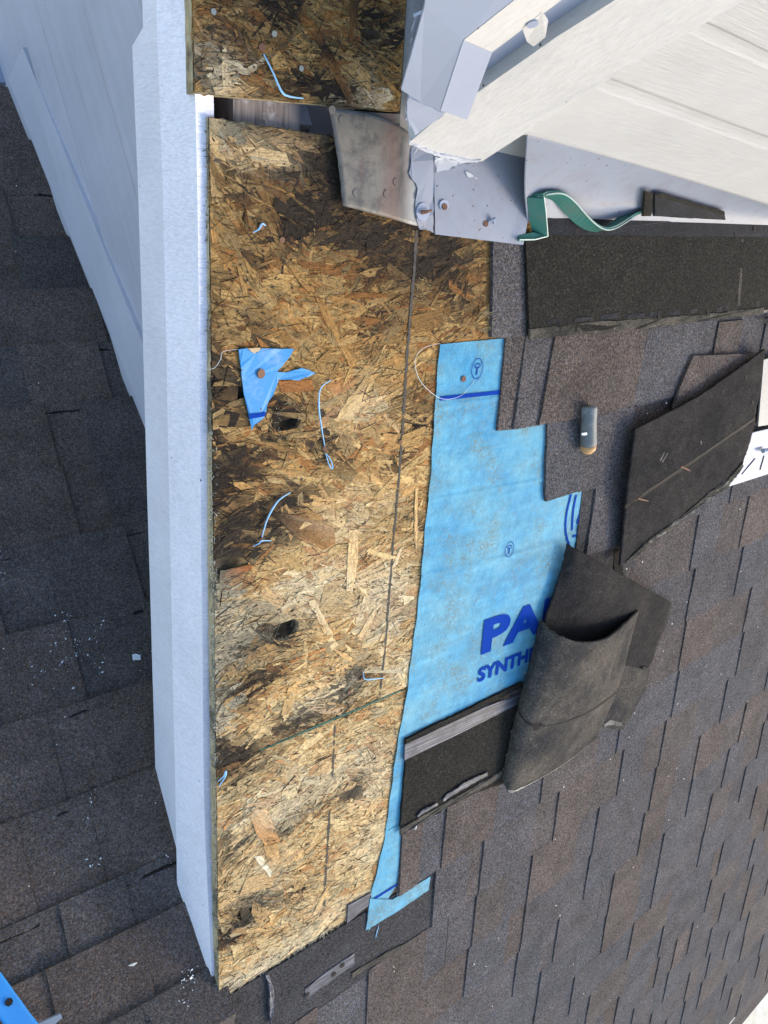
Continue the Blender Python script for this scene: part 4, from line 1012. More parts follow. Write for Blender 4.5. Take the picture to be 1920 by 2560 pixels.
# ------------------------------------------------------------------ torn courses next to the underlayment
def slab(name, label, c, pts, h, thick, mat, group='torn shingles around the bare sheathing', tilt=None, amp=0.0007):
    P = [aA(c, x, y, (h if not isinstance(h, (list, tuple)) else h[i])) for i, (x, y) in enumerate(pts)]
    o = mesh(name, *prism(ragged(P, 0.02, amp), -NA * thick), mat)
    return tag(o, label, 'shingle', group)
slab('shingle', 'narrow grey shingle end beside the bare osb under the painted flashing', 'c4', [(270, 415), (440, 415), (452, 905), (262, 897)], .0085, .0075, FIELD[2])
slab('shingle', 'narrow brown shingle edge right of the blue line on the underlayment', 'c5', [(480, 70), (590, 62), (530, 492), (440, 500)], [.008, .008, .009, .009], .005, FIELD[1])
slab('shingle', 'grey shingle strip left of the first slot above the blue sheet', 'c5', [(572, 60), (712, 60), (630, 475), (512, 494)], [.010, .010, .013, .013], .006, FIELD[2])
slab('shingle', 'broad brown grey shingle above the tool handle', 'c5', [(706, 50), (1130, 10), (1050, 386), (890, 428), (808, 441), (628, 474)], [.013, .013, .0165, .0165, .0165, .0165], .007, FIELD[3])
slab('shingle', 'blue grey shingle between the second slot and the slab', 'c5', [(1127, 10), (1440, -20), (1370, 200), (1240, 345), (1050, 386)], [.011, .011, .012, .013, .013], .006, FIELD[0])
slab('shingle', 'tan shingle corner peeking above the leaning slab', 'c5', [(1325, 160), (1620, 152), (1660, 200), (1500, 300), (1235, 400), (1265, 300)], [.018, .018, .018, .02, .022, .02], .006, FIELD[3])
slab('shingle', 'dark shingle piece left of the tool handle overlapping the blue sheet', 'c5', [(668, 420), (818, 400), (808, 772), (660, 819), (655, 780)], [.0085, .0085, .011, .011, .011], .006, FIELD[4])
slab('shingle', 'grey shingle under the tool handle', 'c5', [(816, 400), (1060, 370), (1040, 745), (1010, 742), (895, 757), (806, 776)], [.008, .008, .009, .009, .0095, .0095], .0055, FIELD[2])
slab('shingle', 'dark narrow shingle beside the blue emblem print', 'c5', [(826, 740), (893, 735), (845, 1062), (795, 1030)], [.006, .006, .007, .007], .004, FIELD[5])
slab('shingle', 'grey shingle flap left of the leaning slab', 'c5', [(890, 730), (1045, 705), (1020, 800), (1002, 1016), (840, 1062)], [.010, .010, .011, .012, .012], .006, FIELD[2])
slab('shingle', 'dark lower shingle in the gap below the grey flap', 'c5', [(835, 1040), (1010, 990), (1060, 1090), (1040, 1200), (960, 1200), (900, 1120)], .0058, .004, FIELD[5])
slab('shingle', 'thin dark shingle sliver beside the foot of the slab', 'c5', [(968, 1040), (1000, 1030), (1010, 1190), (960, 1190)], [.007] * 4, .004, DARKG)

# large headlap strip with its tar band
st = thing('headlap_shingle_strip', 'wide black granule shingle strip with a tar band below the wall flashing', 'shingle', aA('c4', 1000, 600, .014), 'torn shingles around the bare sheathing')
mesh('granule_field', *prism(ragged([aA('c4', 432, 400, .014), aA('c4', 545, 375, .015), aA('c4', 1800, 395, .015), aA('c4', 1790, 745, .018), aA('c4', 1640, 760, .018), aA('c4', 1390, 795, .018), aA('c4', 1060, 838, .018), aA('c4', 455, 890, .018)], .03, .0008), -NA * .009), DARKG, st)
mesh('tar_band', *prism(ragged([aA('c4', 548, 250, .0165), aA('c4', 1030, 272, .0165), aA('c4', 1800, 308, .0165), aA('c4', 1800, 396, .0162), aA('c4', 545, 378, .0162)], .02, .0008), -NA * .006), TAR, st)
mesh('granule_edge', *prism(ragged([aA('c4', 545, 230, .017), aA('c4', 1040, 255, .017), aA('c4', 1800, 288, .017), aA('c4', 1800, 308, .0168), aA('c4', 545, 262, .0168)], .02, .001), -NA * .006), DARKG, st)
mesh('torn_bottom_band', *prism(ragged([aA('c4', 455, 855, .0185), aA('c4', 780, 820, .0185), aA('c4', 1100, 800, .0185), aA('c4', 1400, 775, .0185), aA('c4', 1640, 745, .0185), aA('c4', 1638, 780, .0185), aA('c4', 1400, 806, .0185), aA('c4', 1060, 850, .0185), aA('c4', 455, 905, .0185)], .012, .0016), -NA * .004), SMEAR, st)
for x0, x1, y in [(540, 620, 808), (675, 770, 800), (810, 905, 785), (940, 1035, 780), (1060, 1115, 770), (1165, 1215, 765), (1265, 1300, 755), (1395, 1425, 748), (1440, 1455, 740), (1640, 1700, 805)]:
    mark('sealant_dash', [o for o in st.children], [(x0, y), (x1, y - 10), (x1, y + 16), (x0, y + 24)], TAR, st, 'c4', .0005)
mark('scuff_line', [o for o in st.children], [(1524, 400), (1536, 400), (1518, 735), (1502, 735)], SMEAR, st, 'c4', .0004, step=.012)
for x, y in [(612, 855), (1107, 795), (1355, 765), (1605, 725), (1590, 345), (1495, 370), (690, 360)]:
    mark('nail_hole', [o for o in st.children], [(x - 8, y - 16), (x + 8, y - 12), (x + 10, y + 16), (x - 6, y + 18)], BLACK, st, 'c4', .0005, step=.004)
# lower exposed shingle under the curl
lo = thing('headlap_shingle_strip', 'dark bare shingle with a ribbed grey nail strip below the blue sheet', 'shingle', A(1.05, -1.06, .01), 'torn shingles around the bare sheathing')
mesh('granule_field', *prism(ragged([aA('d2', 1335, 1330, .009), aA('c6', 470, 1045, .009), aA('c6', 700, 1000, .009), aA('c6', 700, 1450, .011), aA('c6', 0, 1690, .0105), aA('d7', 335, 560, .0105), aA('d7', 380, 0, .009)], .02, .0008), -NA * .005), DARKG, lo)
mesh('granule_edge', *prism(ragged([aA('d2', 1340, 1300, .0098), aA('c6', 490, 960, .0098), aA('c6', 490, 990, .0098), aA('d2', 1335, 1335, .0098)], .01, .0008), -NA * .006), DARKG, lo)
mesh('nail_strip', *prism(ragged([aA('d2', 1335, 1330, .0101), aA('c6', 260, 1110, .0101), aA('c6', 480, 1030, .0101), aA('c6', 470, 1090, .0101), aA('c6', 260, 1195, .0101), aA('d2', 1330, 1425, .0101)], .02, .0006), -NA * .003), NAILSTRIP, lo)
mesh('torn_bottom_band', *prism(ragged([aA('d7', 340, 570, .0128), aA('d7', 560, 440, .0128), aA('d7', 900, 250, .0128), aA('d7', 1200, 80, .0128), aA('d7', 1200, 125, .0128), aA('d7', 900, 305, .0128), aA('d7', 620, 455, .0128), aA('d7', 335, 625, .0128)], .01, .0016), -NA * .004), SMEAR, lo)
for pts in [[(475, 465), (520, 415), (640, 355), (650, 375), (560, 430), (485, 475)], [(690, 335), (720, 290), (900, 170), (1060, 100), (1060, 130), (880, 230), (740, 310), (700, 345)]]:
    mesh('sealant_smear', *prism(ragged([aA('d7', x, y, .0146) for x, y in pts], .006, .0012), -NA * .0025), NAILSTRIP, lo)
# dark strips left bare below the sheathing
bs = thing('headlap_shingle_strip', 'dark bare shingle strip below the lowest osb edge with grey nail strips', 'shingle', A(0.8, -1.42, .004), 'torn shingles around the bare sheathing')
mesh('granule_field', *prism(ragged([A(0.47, -1.339, .0022), A(0.70, -1.332, .0024), A(1.02, -1.318, .0032), A(1.005, -1.482, .0055), A(0.80, -1.506, .0055), A(0.72, -1.512, .0055), A(0.44, -1.53, .0055)], .02, .001), -NA * .0035), FIELD[5], bs)
mesh('nail_strip', *prism(ragged([aA('d3', 800, 1268, .0068), aA('d3', 940, 1160, .0068), aA('d3', 1075, 1068, .0065), aA('d3', 1075, 1130, .0065), aA('d3', 960, 1215, .0068), aA('d3', 810, 1320, .0068)], .015, .0008), -NA * .002), NAILSTRIP, bs)
mesh('nail_strip', *prism(ragged([aA('d3', 1040, 805, .0052), aA('d3', 1165, 735, .0052), aA('d3', 1160, 800, .0052), aA('d3', 1035, 905, .0055)], .015, .0008), -NA * .003), NAILSTRIP, bs)
for x, y in [(1010, 1137), (962, 1187), (815, 1300)]:
    mesh('nail_hole', *disc(aA('d3', x, y, .0078), NA, .0058, .001), BLACK, bs)
mesh('torn_bottom_band', *prism(ragged([aA('d3', 1060, 1180, .008), aA('d3', 1240, 1070, .008), aA('d3', 1410, 985, .008), aA('d3', 1415, 1000, .008), aA('d3', 1250, 1095, .008), aA('d3', 1065, 1205, .008)], .01, .0012), -NA * .002), SMEAR, bs)
tear = thing('tar_smear', 'curved grey tar crack running down below the osb corner', 'smear', aA('d3', 615, 1320, .01))
mesh('crack_edge', *prism(ragged([aA('d3', 585, 1190, .0085), aA('d3', 605, 1190, .0085), aA('d3', 632, 1270, .0095), aA('d3', 632, 1380, .0125), aA('d3', 612, 1460, .0125), aA('d3', 608, 1340, .012), aA('d3', 605, 1260, .0095)], .008, .0012), -NA * .008), NAILSTRIP, tear)

# ------------------------------------------------------------------ the big curled flap
fl = thing('curled_shingle_flap', 'big torn shingle flap curled over itself on the lower roof field', 'shingle', aA('c6', 850, 900, .02), 'torn shingles around the bare sheathing')
g1 = [[aA('c6', 752, 140, .020), aA('c6', 830, 185, .036), aA('c6', 960, 255, .046), aA('c6', 1120, 350, .040), aA('c6', 1375, 490, .014)],
      [aA('c6', 725, 270, .020), aA('c6', 800, 320, .038), aA('c6', 930, 400, .050), aA('c6', 1110, 490, .042), aA('c6', 1345, 610, .013)],
      [aA('c6', 680, 430, .020), aA('c6', 760, 490, .032), aA('c6', 880, 560, .040), aA('c6', 1080, 630, .032), aA('c6', 1290, 740, .013)],
      [aA('c6', 630, 570, .020), aA('c6', 710, 650, .022), aA('c6', 840, 740, .022), aA('c6', 1060, 780, .019), aA('c6', 1240, 870, .013)],
      [aA('c6', 600, 700, .018), aA('c6', 690, 800, .014), aA('c6', 820, 860, .014), aA('c6', 1030, 850, .014), aA('c6', 1100, 880, .013)]]
mesh('back_sheet', *curved(g1, 36, 32, .0038, .00022, rag=.0005), UNDERSIDE, fl, smooth=True)
g2 = [[aA('c6', 592, 590, .018), aA('c6', 640, 645, .048), aA('c6', 730, 695, .072), aA('c6', 850, 728, .082), aA('c6', 1010, 690, .074), aA('c6', 1180, 535, .040)],
      [aA('c6', 545, 780, .014), aA('c6', 590, 800, .044), aA('c6', 690, 825, .068), aA('c6', 820, 835, .078), aA('c6', 980, 805, .066), aA('c6', 1130, 720, .030)],
      [aA('c6', 498, 960, .014), aA('c6', 540, 980, .042), aA('c6', 640, 1005, .064), aA('c6', 780, 1010, .073), aA('c6', 930, 985, .060), aA('c6', 1085, 900, .028)],
      [aA('c6', 452, 1130, .014), aA('c6', 495, 1150, .038), aA('c6', 590, 1175, .058), aA('c6', 730, 1175, .064), aA('c6', 880, 1140, .052), aA('c6', 1035, 1050, .027)],
      [aA('c6', 403, 1350, .014), aA('c6', 445, 1370, .034), aA('c6', 540, 1390, .048), aA('c6', 670, 1370, .050), aA('c6', 820, 1305, .040), aA('c6', 970, 1200, .024)],
      [aA('c6', 368, 1530, .014), aA('c6', 385, 1580, .026), aA('c6', 430, 1612, .034), aA('c6', 560, 1550, .032), aA('c6', 740, 1440, .026), aA('c6', 932, 1290, .019)]]
mesh('front_curl', *curved(g2, 44, 48, .0048, .00025, rag=.0009), FLAPTOP, fl, smooth=True)
def surf(G, s, t):
    rows = [cr(r, s) for r in G]; return cr(rows, t)
def seam(G, pts, w, name, mat, dh=0.0012, width_dir=None):
    V, F = [], []
    fine = [(np.interp(x, np.linspace(0, 1, len(pts)), [p[0] for p in pts]), np.interp(x, np.linspace(0, 1, len(pts)), [p[1] for p in pts])) for x in np.linspace(0, 1, 22)]
    for s, t in fine:
        w_ = w * R.uniform(.5, 1.2)
        a = surf(G, s, max(t - w_, 0)); b_ = surf(G, s, min(t + w_, 1)); d1 = surf(G, min(s + .02, 1), t) - surf(G, max(s - .02, 0), t)
        n = np.cross(d1, b_ - a); n /= np.linalg.norm(n)
        if n.dot(EYE - a) < 0: n = -n
        V += [a + n * dh, b_ + n * dh]
    for i in range(len(fine) - 1): F.append([2 * i, 2 * i + 1, 2 * i + 3, 2 * i + 2])
    return mesh(name, V, F, mat, fl)
seam(g2, [(0.02, .56), (.12, .60), (.25, .635), (.36, .645), (.6, .635), (.8, .60), (1.0, .56)], .0075, 'slot_seam', BLACK)
seam(g2, [(0.3, .995), (.45, .985), (.6, .985), (.8, .99), (1.0, .985)], .010, 'torn_flakes', FLAKE, .0015)
mark('torn_hole', list(fl.children), [(565, 1195), (605, 1200), (585, 1240), (555, 1250)], BLACK, fl, 'c6', .0005)
mesh('under_flap', *prism(ragged([aA('c6', 1040, 850, .0135), aA('c6', 1205, 882, .0145), aA('c6', 1240, 870, .0145), aA('c6', 1222, 1000, .0155), aA('c6', 1150, 1130, .016), aA('c6', 1085, 1245, .016), aA('c6', 965, 1228, .016), aA('c6', 900, 1200, .015)], .02, .001), -NA * .004), FLAPTOP, fl)
mesh('torn_flakes', *prism(ragged([aA('c6', 968, 1210, .0185), aA('c6', 1010, 1185, .0185), aA('c6', 1080, 1200, .0185), aA('c6', 1078, 1222, .0185), aA('c6', 1000, 1215, .0185), aA('c6', 975, 1232, .0185)], .006, .0012), -NA * .003), FLAKE, fl)
mesh('torn_hole', *prism(ragged([aA('c6', 1200, 872, .0175), aA('c6', 1218, 868, .0175), aA('c6', 1216, 888, .0175), aA('c6', 1202, 888, .0175)], .005, .0008), -NA * .002), BLACK, fl)

# ------------------------------------------------------------------ the slab lying underside up
sl_ = thing('overturned_shingle_slab', 'dark overturned shingle slab with two bent nails leaning across the field', 'shingle', aA('c5', 1300, 600, .03), 'torn shingles around the bare sheathing')
gA = [[aA('c5', 1060, 490, .034), aA('c5', 1350, 340, .036), aA('c5', 1645, 132, .034)], [aA('c5', 1035, 680, .040), aA('c5', 1330, 480, .040), aA('c5', 1630, 270, .036)], [aA('c5', 1018, 835, .045), aA('c5', 1310, 640, .045), aA('c5', 1600, 440, .041)]]
gB = [[aA('c5', 1020, 830, .0355), aA('c5', 1310, 636, .0355), aA('c5', 1602, 432, .032)], [aA('c5', 1005, 970, .034), aA('c5', 1290, 770, .034), aA('c5', 1580, 545, .031)], [aA('c5', 992, 1108, .030), aA('c5', 1250, 920, .031), aA('c5', 1545, 645, .029)]]
mark_seam = [aA('c5', 1016, 836, .0395), aA('c5', 1310, 641, .0395), aA('c5', 1602, 436, .036), aA('c5', 1602, 452, .036), aA('c5', 1310, 657, .0395), aA('c5', 1016, 852, .0395)]
mesh('dark_seam', *prism(ragged(mark_seam, .012, .0008), -NA * .003), BLACK, sl_)
mesh('upper_layer', *curved(gA, 40, 26, .0045, .00025, rag=.0010), UNDERSIDE, sl_, smooth=True)
mesh('lower_layer', *curved(gB, 40, 26, .0045, .00025, rag=.0010), UNDERSIDE, sl_, smooth=True)
mark('layer_seam', list(sl_.children), [(1018, 832), (1160, 735), (1310, 636), (1450, 540), (1596, 440), (1598, 452), (1452, 551), (1312, 648), (1162, 747), (1020, 846)], BLACK, sl_, 'c5', .0005, .0014, .010, .0006, .04)
rim = [aA('c5', 1020, 1090, .033), aA('c5', 1130, 985, .034), aA('c5', 1250, 905, .034), aA('c5', 1400, 775, .033), aA('c5', 1470, 735, .033), aA('c5', 1548, 640, .032), aA('c5', 1550, 660, .032), aA('c5', 1480, 755, .033), aA('c5', 1400, 800, .033), aA('c5', 1250, 925, .034), aA('c5', 1140, 1005, .034), aA('c5', 1025, 1100, .033)]
mesh('torn_rim', *prism(ragged(rim, .007, .0016), -NA * .004), SMEAR, sl_)
for pts in [[(1120, 1000), (1140, 975), (1200, 950), (1195, 962), (1150, 985), (1130, 1005)], [(1215, 925), (1240, 905), (1330, 850), (1325, 865), (1250, 915), (1225, 930)], [(1380, 800), (1400, 795), (1395, 820), (1380, 815)], [(1420, 760), (1480, 725), (1475, 740), (1430, 770)]]:
    mark('torn_flakes', list(sl_.children), pts, FLAKE, sl_, 'c5', .001, step=.005, fallback=.034)
for (x0, y0_, x1, y1_) in [(1070, 803, 1118, 816), (1265, 660, 1305, 680)]:
    mesh('bent_nail', *tube([snap(list(sl_.children), 'c5', x0, y0_), snap(list(sl_.children), 'c5', (x0 + x1) / 2, (y0_ + y1_) / 2, .005), snap(list(sl_.children), 'c5', x1, y1_, .002)], [.0022, .0018, .0006], 6), RUST, sl_)
for x, y in [(1562, 258), (1458, 322), (1590, 372), (1180, 500), (1530, 600)]:
    mark('nail_hole', list(sl_.children), [(x - 7, y - 10), (x + 7, y - 8), (x + 5, y + 10), (x - 6, y + 9)], BLACK, sl_, 'c5', .0004, step=.004, amp=.0006)
for pts in [[(1170, 635), (1190, 595), (1194, 596), (1176, 637)], [(1180, 640), (1205, 600), (1208, 602), (1185, 642)], [(1355, 545), (1360, 545), (1360, 562), (1356, 562)]]:
    mark('scratch', list(sl_.children), pts, FLAKE, sl_, 'c5', .0003, step=.1)
# props of shadowed shingle underneath the slab
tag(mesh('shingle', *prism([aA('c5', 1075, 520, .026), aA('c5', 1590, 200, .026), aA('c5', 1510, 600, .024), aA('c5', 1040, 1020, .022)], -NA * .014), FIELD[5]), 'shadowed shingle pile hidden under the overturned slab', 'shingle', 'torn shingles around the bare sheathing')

# ------------------------------------------------------------------ tool handle
th = thing('tool_handle', 'scuffed grey tool handle with an orange tip lying on the shingles', 'hammer handle', aA('c5', 848, 500, .03))
hp = [aA('c5', 852, 390, .026), aA('c5', 852, 430, .028), aA('c5', 850, 500, .027), aA('c5', 849, 560, .026)]
mesh('grip', *tube([cr(hp, t) for t in np.linspace(0, 1, 10)], [.0155, .0155, .0152, .015, .015, .0152, .0156, .0160, .0164, .0165], 14), GRIP, th, smooth=True)
mesh('butt', *tube([aA('c5', 849, 560, .026), aA('c5', 848, 582, .0258), aA('c5', 847, 598, .0255)], [.0160, .0150, .0085], 14), ORANGE, th, smooth=True)
mesh('paint_mark', *prism(ragged([aA('c5', 820, 510, .0418), aA('c5', 843, 507, .0432), aA('c5', 844, 518, .0432), aA('c5', 822, 520, .0418)], .004, .0006), -NA * .0015), CHIP, th)

# ------------------------------------------------------------------ upper wall, flashings
WN = np.array([0.045, 1.0, 0.0]); WN /= np.linalg.norm(WN)      # wall plane normal (pointing away from the eye)
W0 = EYE + np.array([0.85, 0.452, 0])
WD = np.array([1.0, -0.045, 0]); WD /= np.linalg.norm(WD)
def aW(c, x, y, proud=0.0): return onplane(WN, W0 - WN * proud, c, x, y)
up = thing('upper_wall', 'bright white lap sided wall with a corner board standing on the roof', 'wall', aW('o', 1500, 300))
def wall_board(pts, proud, thick, name, mat, par=up, amp=0.0, step=.05):
    P = [aW(c, x, y, proud) for c, x, y in pts]
    if amp: P = ragged(P, step, amp)
    return mesh(name, *prism(P, WN * thick), mat, par)
# siding courses: outlines follow the grooves, each course wedge shaped
lines = [[(1225, 318), (1330, 343), (1627, 424), (1920, 512), (2200, 600), (2900, 830)], [(1225, 120), (1400, 152), (1543, 205), (1732, 276), (1920, 345), (2200, 450), (2900, 740)], [(1225, -160), (1500, -60), (1776, 62), (1920, 132), (2200, 270), (2900, 640)], [(1225, -420), (1700, -240), (2200, 30), (2900, 530)]]
def li(L, x): return float(np.interp(x, [p[0] for p in L], [p[1] for p in L]))
for a_, b_ in zip(lines[:-1], lines[1:]):
    xs = np.linspace(1225, 2900, 20)
    bot = [aW('o', x, li(a_, x), 0.012) for x in xs]; mid1 = [aW('o', x, li(a_, x) * .52 + li(b_, x) * .48, 0.007) for x in xs]; mid2 = [aW('o', x, li(a_, x) * .50 + li(b_, x) * .50, 0.010) for x in xs]; top = [aW('o', x, li(b_, x) - 0, 0.002) for x in xs]
    n = len(xs); V = bot + top + [p + WN * .012 for p in bot] + [p + WN * .012 for p in top]
    V = []
    prof = []
    for f, pr in ((0, .004), (0.012, .007), (0.03, .0082), (0.06, .0082), (0.80, .0062), (0.86, .0050), (0.93, .0045), (1.0, .005)):
        prof.append([aW('o', x, li(a_, x) * (1 - f) + li(b_, x) * f, pr) for x in xs])
    for row in prof: V += row
    V += [p + WN * .02 for p in prof[0]] + [p + WN * .02 for p in prof[-1]]
    F = []
    m = len(prof)
    for r_ in range(m - 1):
        for i in range(n - 1): F.append([r_ * n + i, r_ * n + i + 1, (r_ + 1) * n + i + 1, (r_ + 1) * n + i])
    for i in range(n - 1):
        F.append([i, m * n + i, m * n + i + 1, i + 1]); F.append([(m - 1) * n + i, (m - 1) * n + i + 1, (m + 1) * n + i + 1, (m + 1) * n + i]); F.append([m * n + i, (m + 1) * n + i, (m + 1) * n + i + 1, m * n + i + 1])
    mesh('siding_board', V, F, SIDING, up, smooth=False)
wall_core = [W0 - WD * 0.02 - WN * -0.024 + np.array([0, 0, z_]) for z_ in (-1.3, 2.0)]
mesh('wall_core', *prism([wall_core[0] + WD * 0.03, wall_core[0] + WD * 2.6, wall_core[1] + WD * 2.6, wall_core[1] + WD * 0.03], WN * 0.08), SIDING, up)
cb = [('c3', 45, 640), ('c3', 90, 665), ('c3', 150, 690), ('c3', 250, 712), ('c3', 330, 730), ('c3', 372, 726), ('c3', 600, 578), ('c3', 1000, 320), ('c3', 1560, 0), ('c3', 2300, -477), ('c3', 1750, -520), ('c3', 1000, -20), ('c3', 700, 170), ('c3', 360, 410), ('c3', 200, 510)]
wall_board(cb, 0.030, 0.045, 'corner_board', CORNER, amp=.0006, step=.03)
wall_board([('c3', 175, 560), ('c3', 360, 395), ('c3', 700, 165), ('c3', 1100, -110), ('c3', 900, -110), ('c3', 560, 90), ('c3', 330, 240)], 0.014, 0.02, 'recessed_corner_strip', PMETAL)
rag = ragged([aW('c3', 44, 640, .032), aW('c3', 150, 688, .032), aW('c3', 330, 726, .032), aW('c3', 365, 722, .032), aW('c3', 350, 734, .032), aW('c3', 280, 733, .032), aW('c3', 215, 716, .032), aW('c3', 120, 688, .032), aW('c3', 40, 650, .032)], .004, .0012)
mesh('torn_paint_edge', *prism(rag, WN * .004), TORN, up)

# folded metal corner trim
mt = thing('folded_metal_trim', 'white folded metal trim with a riveted tab over the top of the corner board', 'metal trim', aW('c3', 200, 300, .05))
mesh('side_face', *prism(ragged([aW('c3', 5, 405, .060), aW('c3', 90, 460, .060), aW('c3', 180, 497, .064), aW('c3', 285, 183, .064), aW('c3', 560, -30, .064), aW('c3', 560, -160, .064), aW('c3', 128, -90, .06), aW('c3', 110, 30, .06)], .05, .0003), WN * .003), PMETAL, mt)
mesh('torn_inner_face', *prism(ragged([aW('c3', 100, 60, .052), aW('c3', 62, 78, .052), aW('c3', 55, 160, .052), aW('c3', 48, 250, .052), aW('c3', 80, 300, .052), aW('c3', 200, 200, .052), aW('c3', 150, 20, .052)], .006, .0012), WN * .003), PMETAL, mt)
def facet(name, pts, thick, mat=PMETAL):
    P = [aW('c3', x, y, pr) for x, y, pr in pts]
    n = np.cross(P[1] - P[0], P[2] - P[0]); n /= np.linalg.norm(n)
    if n.dot(EYE - P[0]) < 0: n = -n
    return mesh(name, *prism(P, -n * thick), mat, mt)
facet('fold_face', [(183, 498, .0645), (303, 540, .046), (415, 237, .046), (287, 182, .0645)], .002)
facet('front_face', [(287, 181, .0645), (415, 236, .046), (552, 132, .046), (735, -5, .046), (900, -120, .046), (760, -190, .0645), (532, -12, .0645)], .002, CORNER)  # lit faces get paler, warmer paint than side_face: light put into colour
facet('hem_tab', [(552, 130, .047), (640, 55, .048), (668, 95, .046), (655, 168, .044), (602, 210, .042), (572, 188, .042)], .002, CORNER)
mesh('rivet', *disc(aW('c3', 597, 112, .0495), -WN, .0058, .0025, 12), PMETAL, mt)
mesh('lower_tongue', *prism(ragged([aW('c3', 40, 440, .045), aW('c3', 88, 462, .045), aW('c3', 200, 515, .04), aW('c3', 70, 610, .04), aW('c3', 25, 540, .045)], .008, .0012), WN * .004), PMETAL, mt)

# base flashing: flat painted piece and the cove rising to the siding
pf = thing('painted_flashing', 'speckled white painted base flashing with rusty nails at the wall foot', 'flashing', aA('c3', 350, 900, .006))
mesh('flat_flashing', *prism(ragged([aA('c3', 158, 1056, .0085), aA('c3', 350, 1080, .0085), aA('c3', 556, 1104, .013), aA('c3', 575, 1000, .013), aA('c3', 585, 700, .0085), aA('c3', 500, 560, .0085), aA('c3', 150, 560, .0085)], .03, .0006), -NA * .0015), FLASHP, pf)
g = []
xs = [1318, 1345, 1400, 1500, 1620, 1760, 1920, 2100]
wob = [0, .0, .0, .0006, .0, .0005, 0, 0]
bot = [aA('o', x, 556 + (x - 1310) * 0.026, .010) for x in xs]
topw = [aW('o', x, li(lines[0], x) - 25, 0.004) for x in xs]
midp = [(b_ * .62 + t_ * .38) + WN * .010 + np.array([0, 0, -.004]) for b_, t_ in zip(bot, topw)]
mesh('cove_flashing', *curved([bot, [(b_ * .8 + m_ * .2) for b_, m_ in zip(bot, midp)], midp, topw], 30, 12, .0015), FLASHP, pf, smooth=True)
g = [[aA('c3', 583, 985, .0088), aA('c3', 585, 850, .0088), aA('c3', 588, 720, .0088), aA('c3', 585, 600, .0088)], [aA('o', 1330, 540, .0098), aA('o', 1331, 470, .0100), aA('o', 1330, 400, .011), aA('o', 1328, 345, .012)]]
mesh('crease_flashing', *curved([[p for p in g[0]], [(p + q) / 2 for p, q in zip(*g)], g[1]], 10, 6, .0015), FLASHP, pf, smooth=True)
mesh('torn_paint', *prism(ragged([aA('c3', 160, 705, .0105), aA('c3', 320, 735, .0105), aA('c3', 270, 745, .0105), aA('c3', 215, 770, .0105), aA('c3', 165, 778, .0105)], .006, .0018), -NA * .001), TORN, pf)
mesh('torn_paint', *prism(ragged([aA('c3', 292, 772, .0105), aA('c3', 350, 800, .0105), aA('c3', 345, 810, .0105), aA('c3', 310, 800, .0105)], .005, .001), -NA * .001), TORN, pf)
for x, y in [(200, 925), (385, 1000)]:
    mesh('caulk_dab', *prism(ragged([aA('c3', x + 22 * math.cos(w), y + 26 * math.sin(w), .0102) for w in np.linspace(0, 6.28, 9)[:-1]], .005, .0012), -NA * .002), PMETAL, pf)
    mesh('nail', *disc(aA('c3', x + 3, y + 6, .0118), NA + SA * .25, .0052, .002, 8), RUST, pf)
mesh('nail_burr', *tube([aA('c3', 400, 1000, .0125), aA('c3', 425, 985, .017), aA('c3', 430, 1010, .013)], [.002, .003, .001], 5), PMETAL, pf)
sb = thing('shingle_scrap', 'black shingle scrap curled up against the white wall flashing', 'shingle', aA('c4', 1200, 230, .03), 'torn shingles around the bare sheathing')
on = list(pf.children) + list(st.children)
mark('scrap_body', on, [(1072, 272), (1080, 150), (1110, 150), (1430, 245), (1432, 292), (1240, 282)], TAR, sb, 'c4', .0075, .004, .012, .0006, .03)
mark('scrap_end', on, [(1012, 268), (1030, 130), (1068, 138), (1066, 180), (1050, 268)], DARKG, sb, 'c4', .010, .005, .012, .0005, .03)
mark('scrap_granule_rim', on, [(1082, 148), (1112, 142), (1432, 238), (1430, 258), (1110, 166)], DARKG, sb, 'c4', .0095, .0018, .012, .0005, .03)

# weathered apron piece left of it
wf = thing('weathered_flashing', 'weathered bent metal flashing piece lying over the rotten osb', 'flashing', aA('o', 960, 430, .012))
gF = [[aA('o', 824, 272, .012), aA('o', 845, 400, .013), aA('o', 858, 515, .013)], [aA('o', 920, 285, .012), aA('o', 945, 410, .012), aA('o', 955, 540, .012)], [aA('o', 1004, 318, .0105), aA('o', 1020, 440, .0105), aA('o', 1030, 562, .0105)], [aA('o', 1080, 380, .0098), aA('o', 1082, 480, .0098), aA('o', 1083, 576, .0098)]]
mesh('metal_sheet', *curved(gF, 16, 16, .0015, .0002), AGED, wf, smooth=True)
mesh('white_coat', *prism(ragged([aA('c3', 60, 640, .0115), aA('c3', 150, 690, .0112), aA('c3', 152, 1050, .0112), aA('c3', 90, 1035, .0118), aA('c3', 70, 960, .012), aA('c3', 80, 850, .0122), aA('c3', 40, 780, .0125)], .008, .002), -NA * .0008), FLASHP, wf)
for x, y in [(830, 275), (890, 482), (966, 485), (990, 455), (995, 300), (855, 300)]:
    q = snap(list(wf.children), 'o', x, y, .001)
    if q is not None: mesh('nail', *disc(q, NA, .0055, .0012, 9), AGED, wf)
mesh('caulk_dab', *disc(aA('c3', 105, 955, .0135), NA, .013, .003, 11), PMETAL, wf)
mesh('bent_nail', *tube([aA('c3', 95, 958, .016), aA('c3', 120, 955, .02), aA('c3', 142, 948, .018)], [.003, .0025, .0015], 6), RUST, wf)
mesh('lower_plate', *prism(ragged([aA('o', 824, 274, .003), aA('o', 1000, 285, .003), aA('o', 1000, 310, .003), aA('o', 930, 300, .003), aA('o', 828, 290, .003)], .02, .0006), -NA * .0012), AGED, wf)

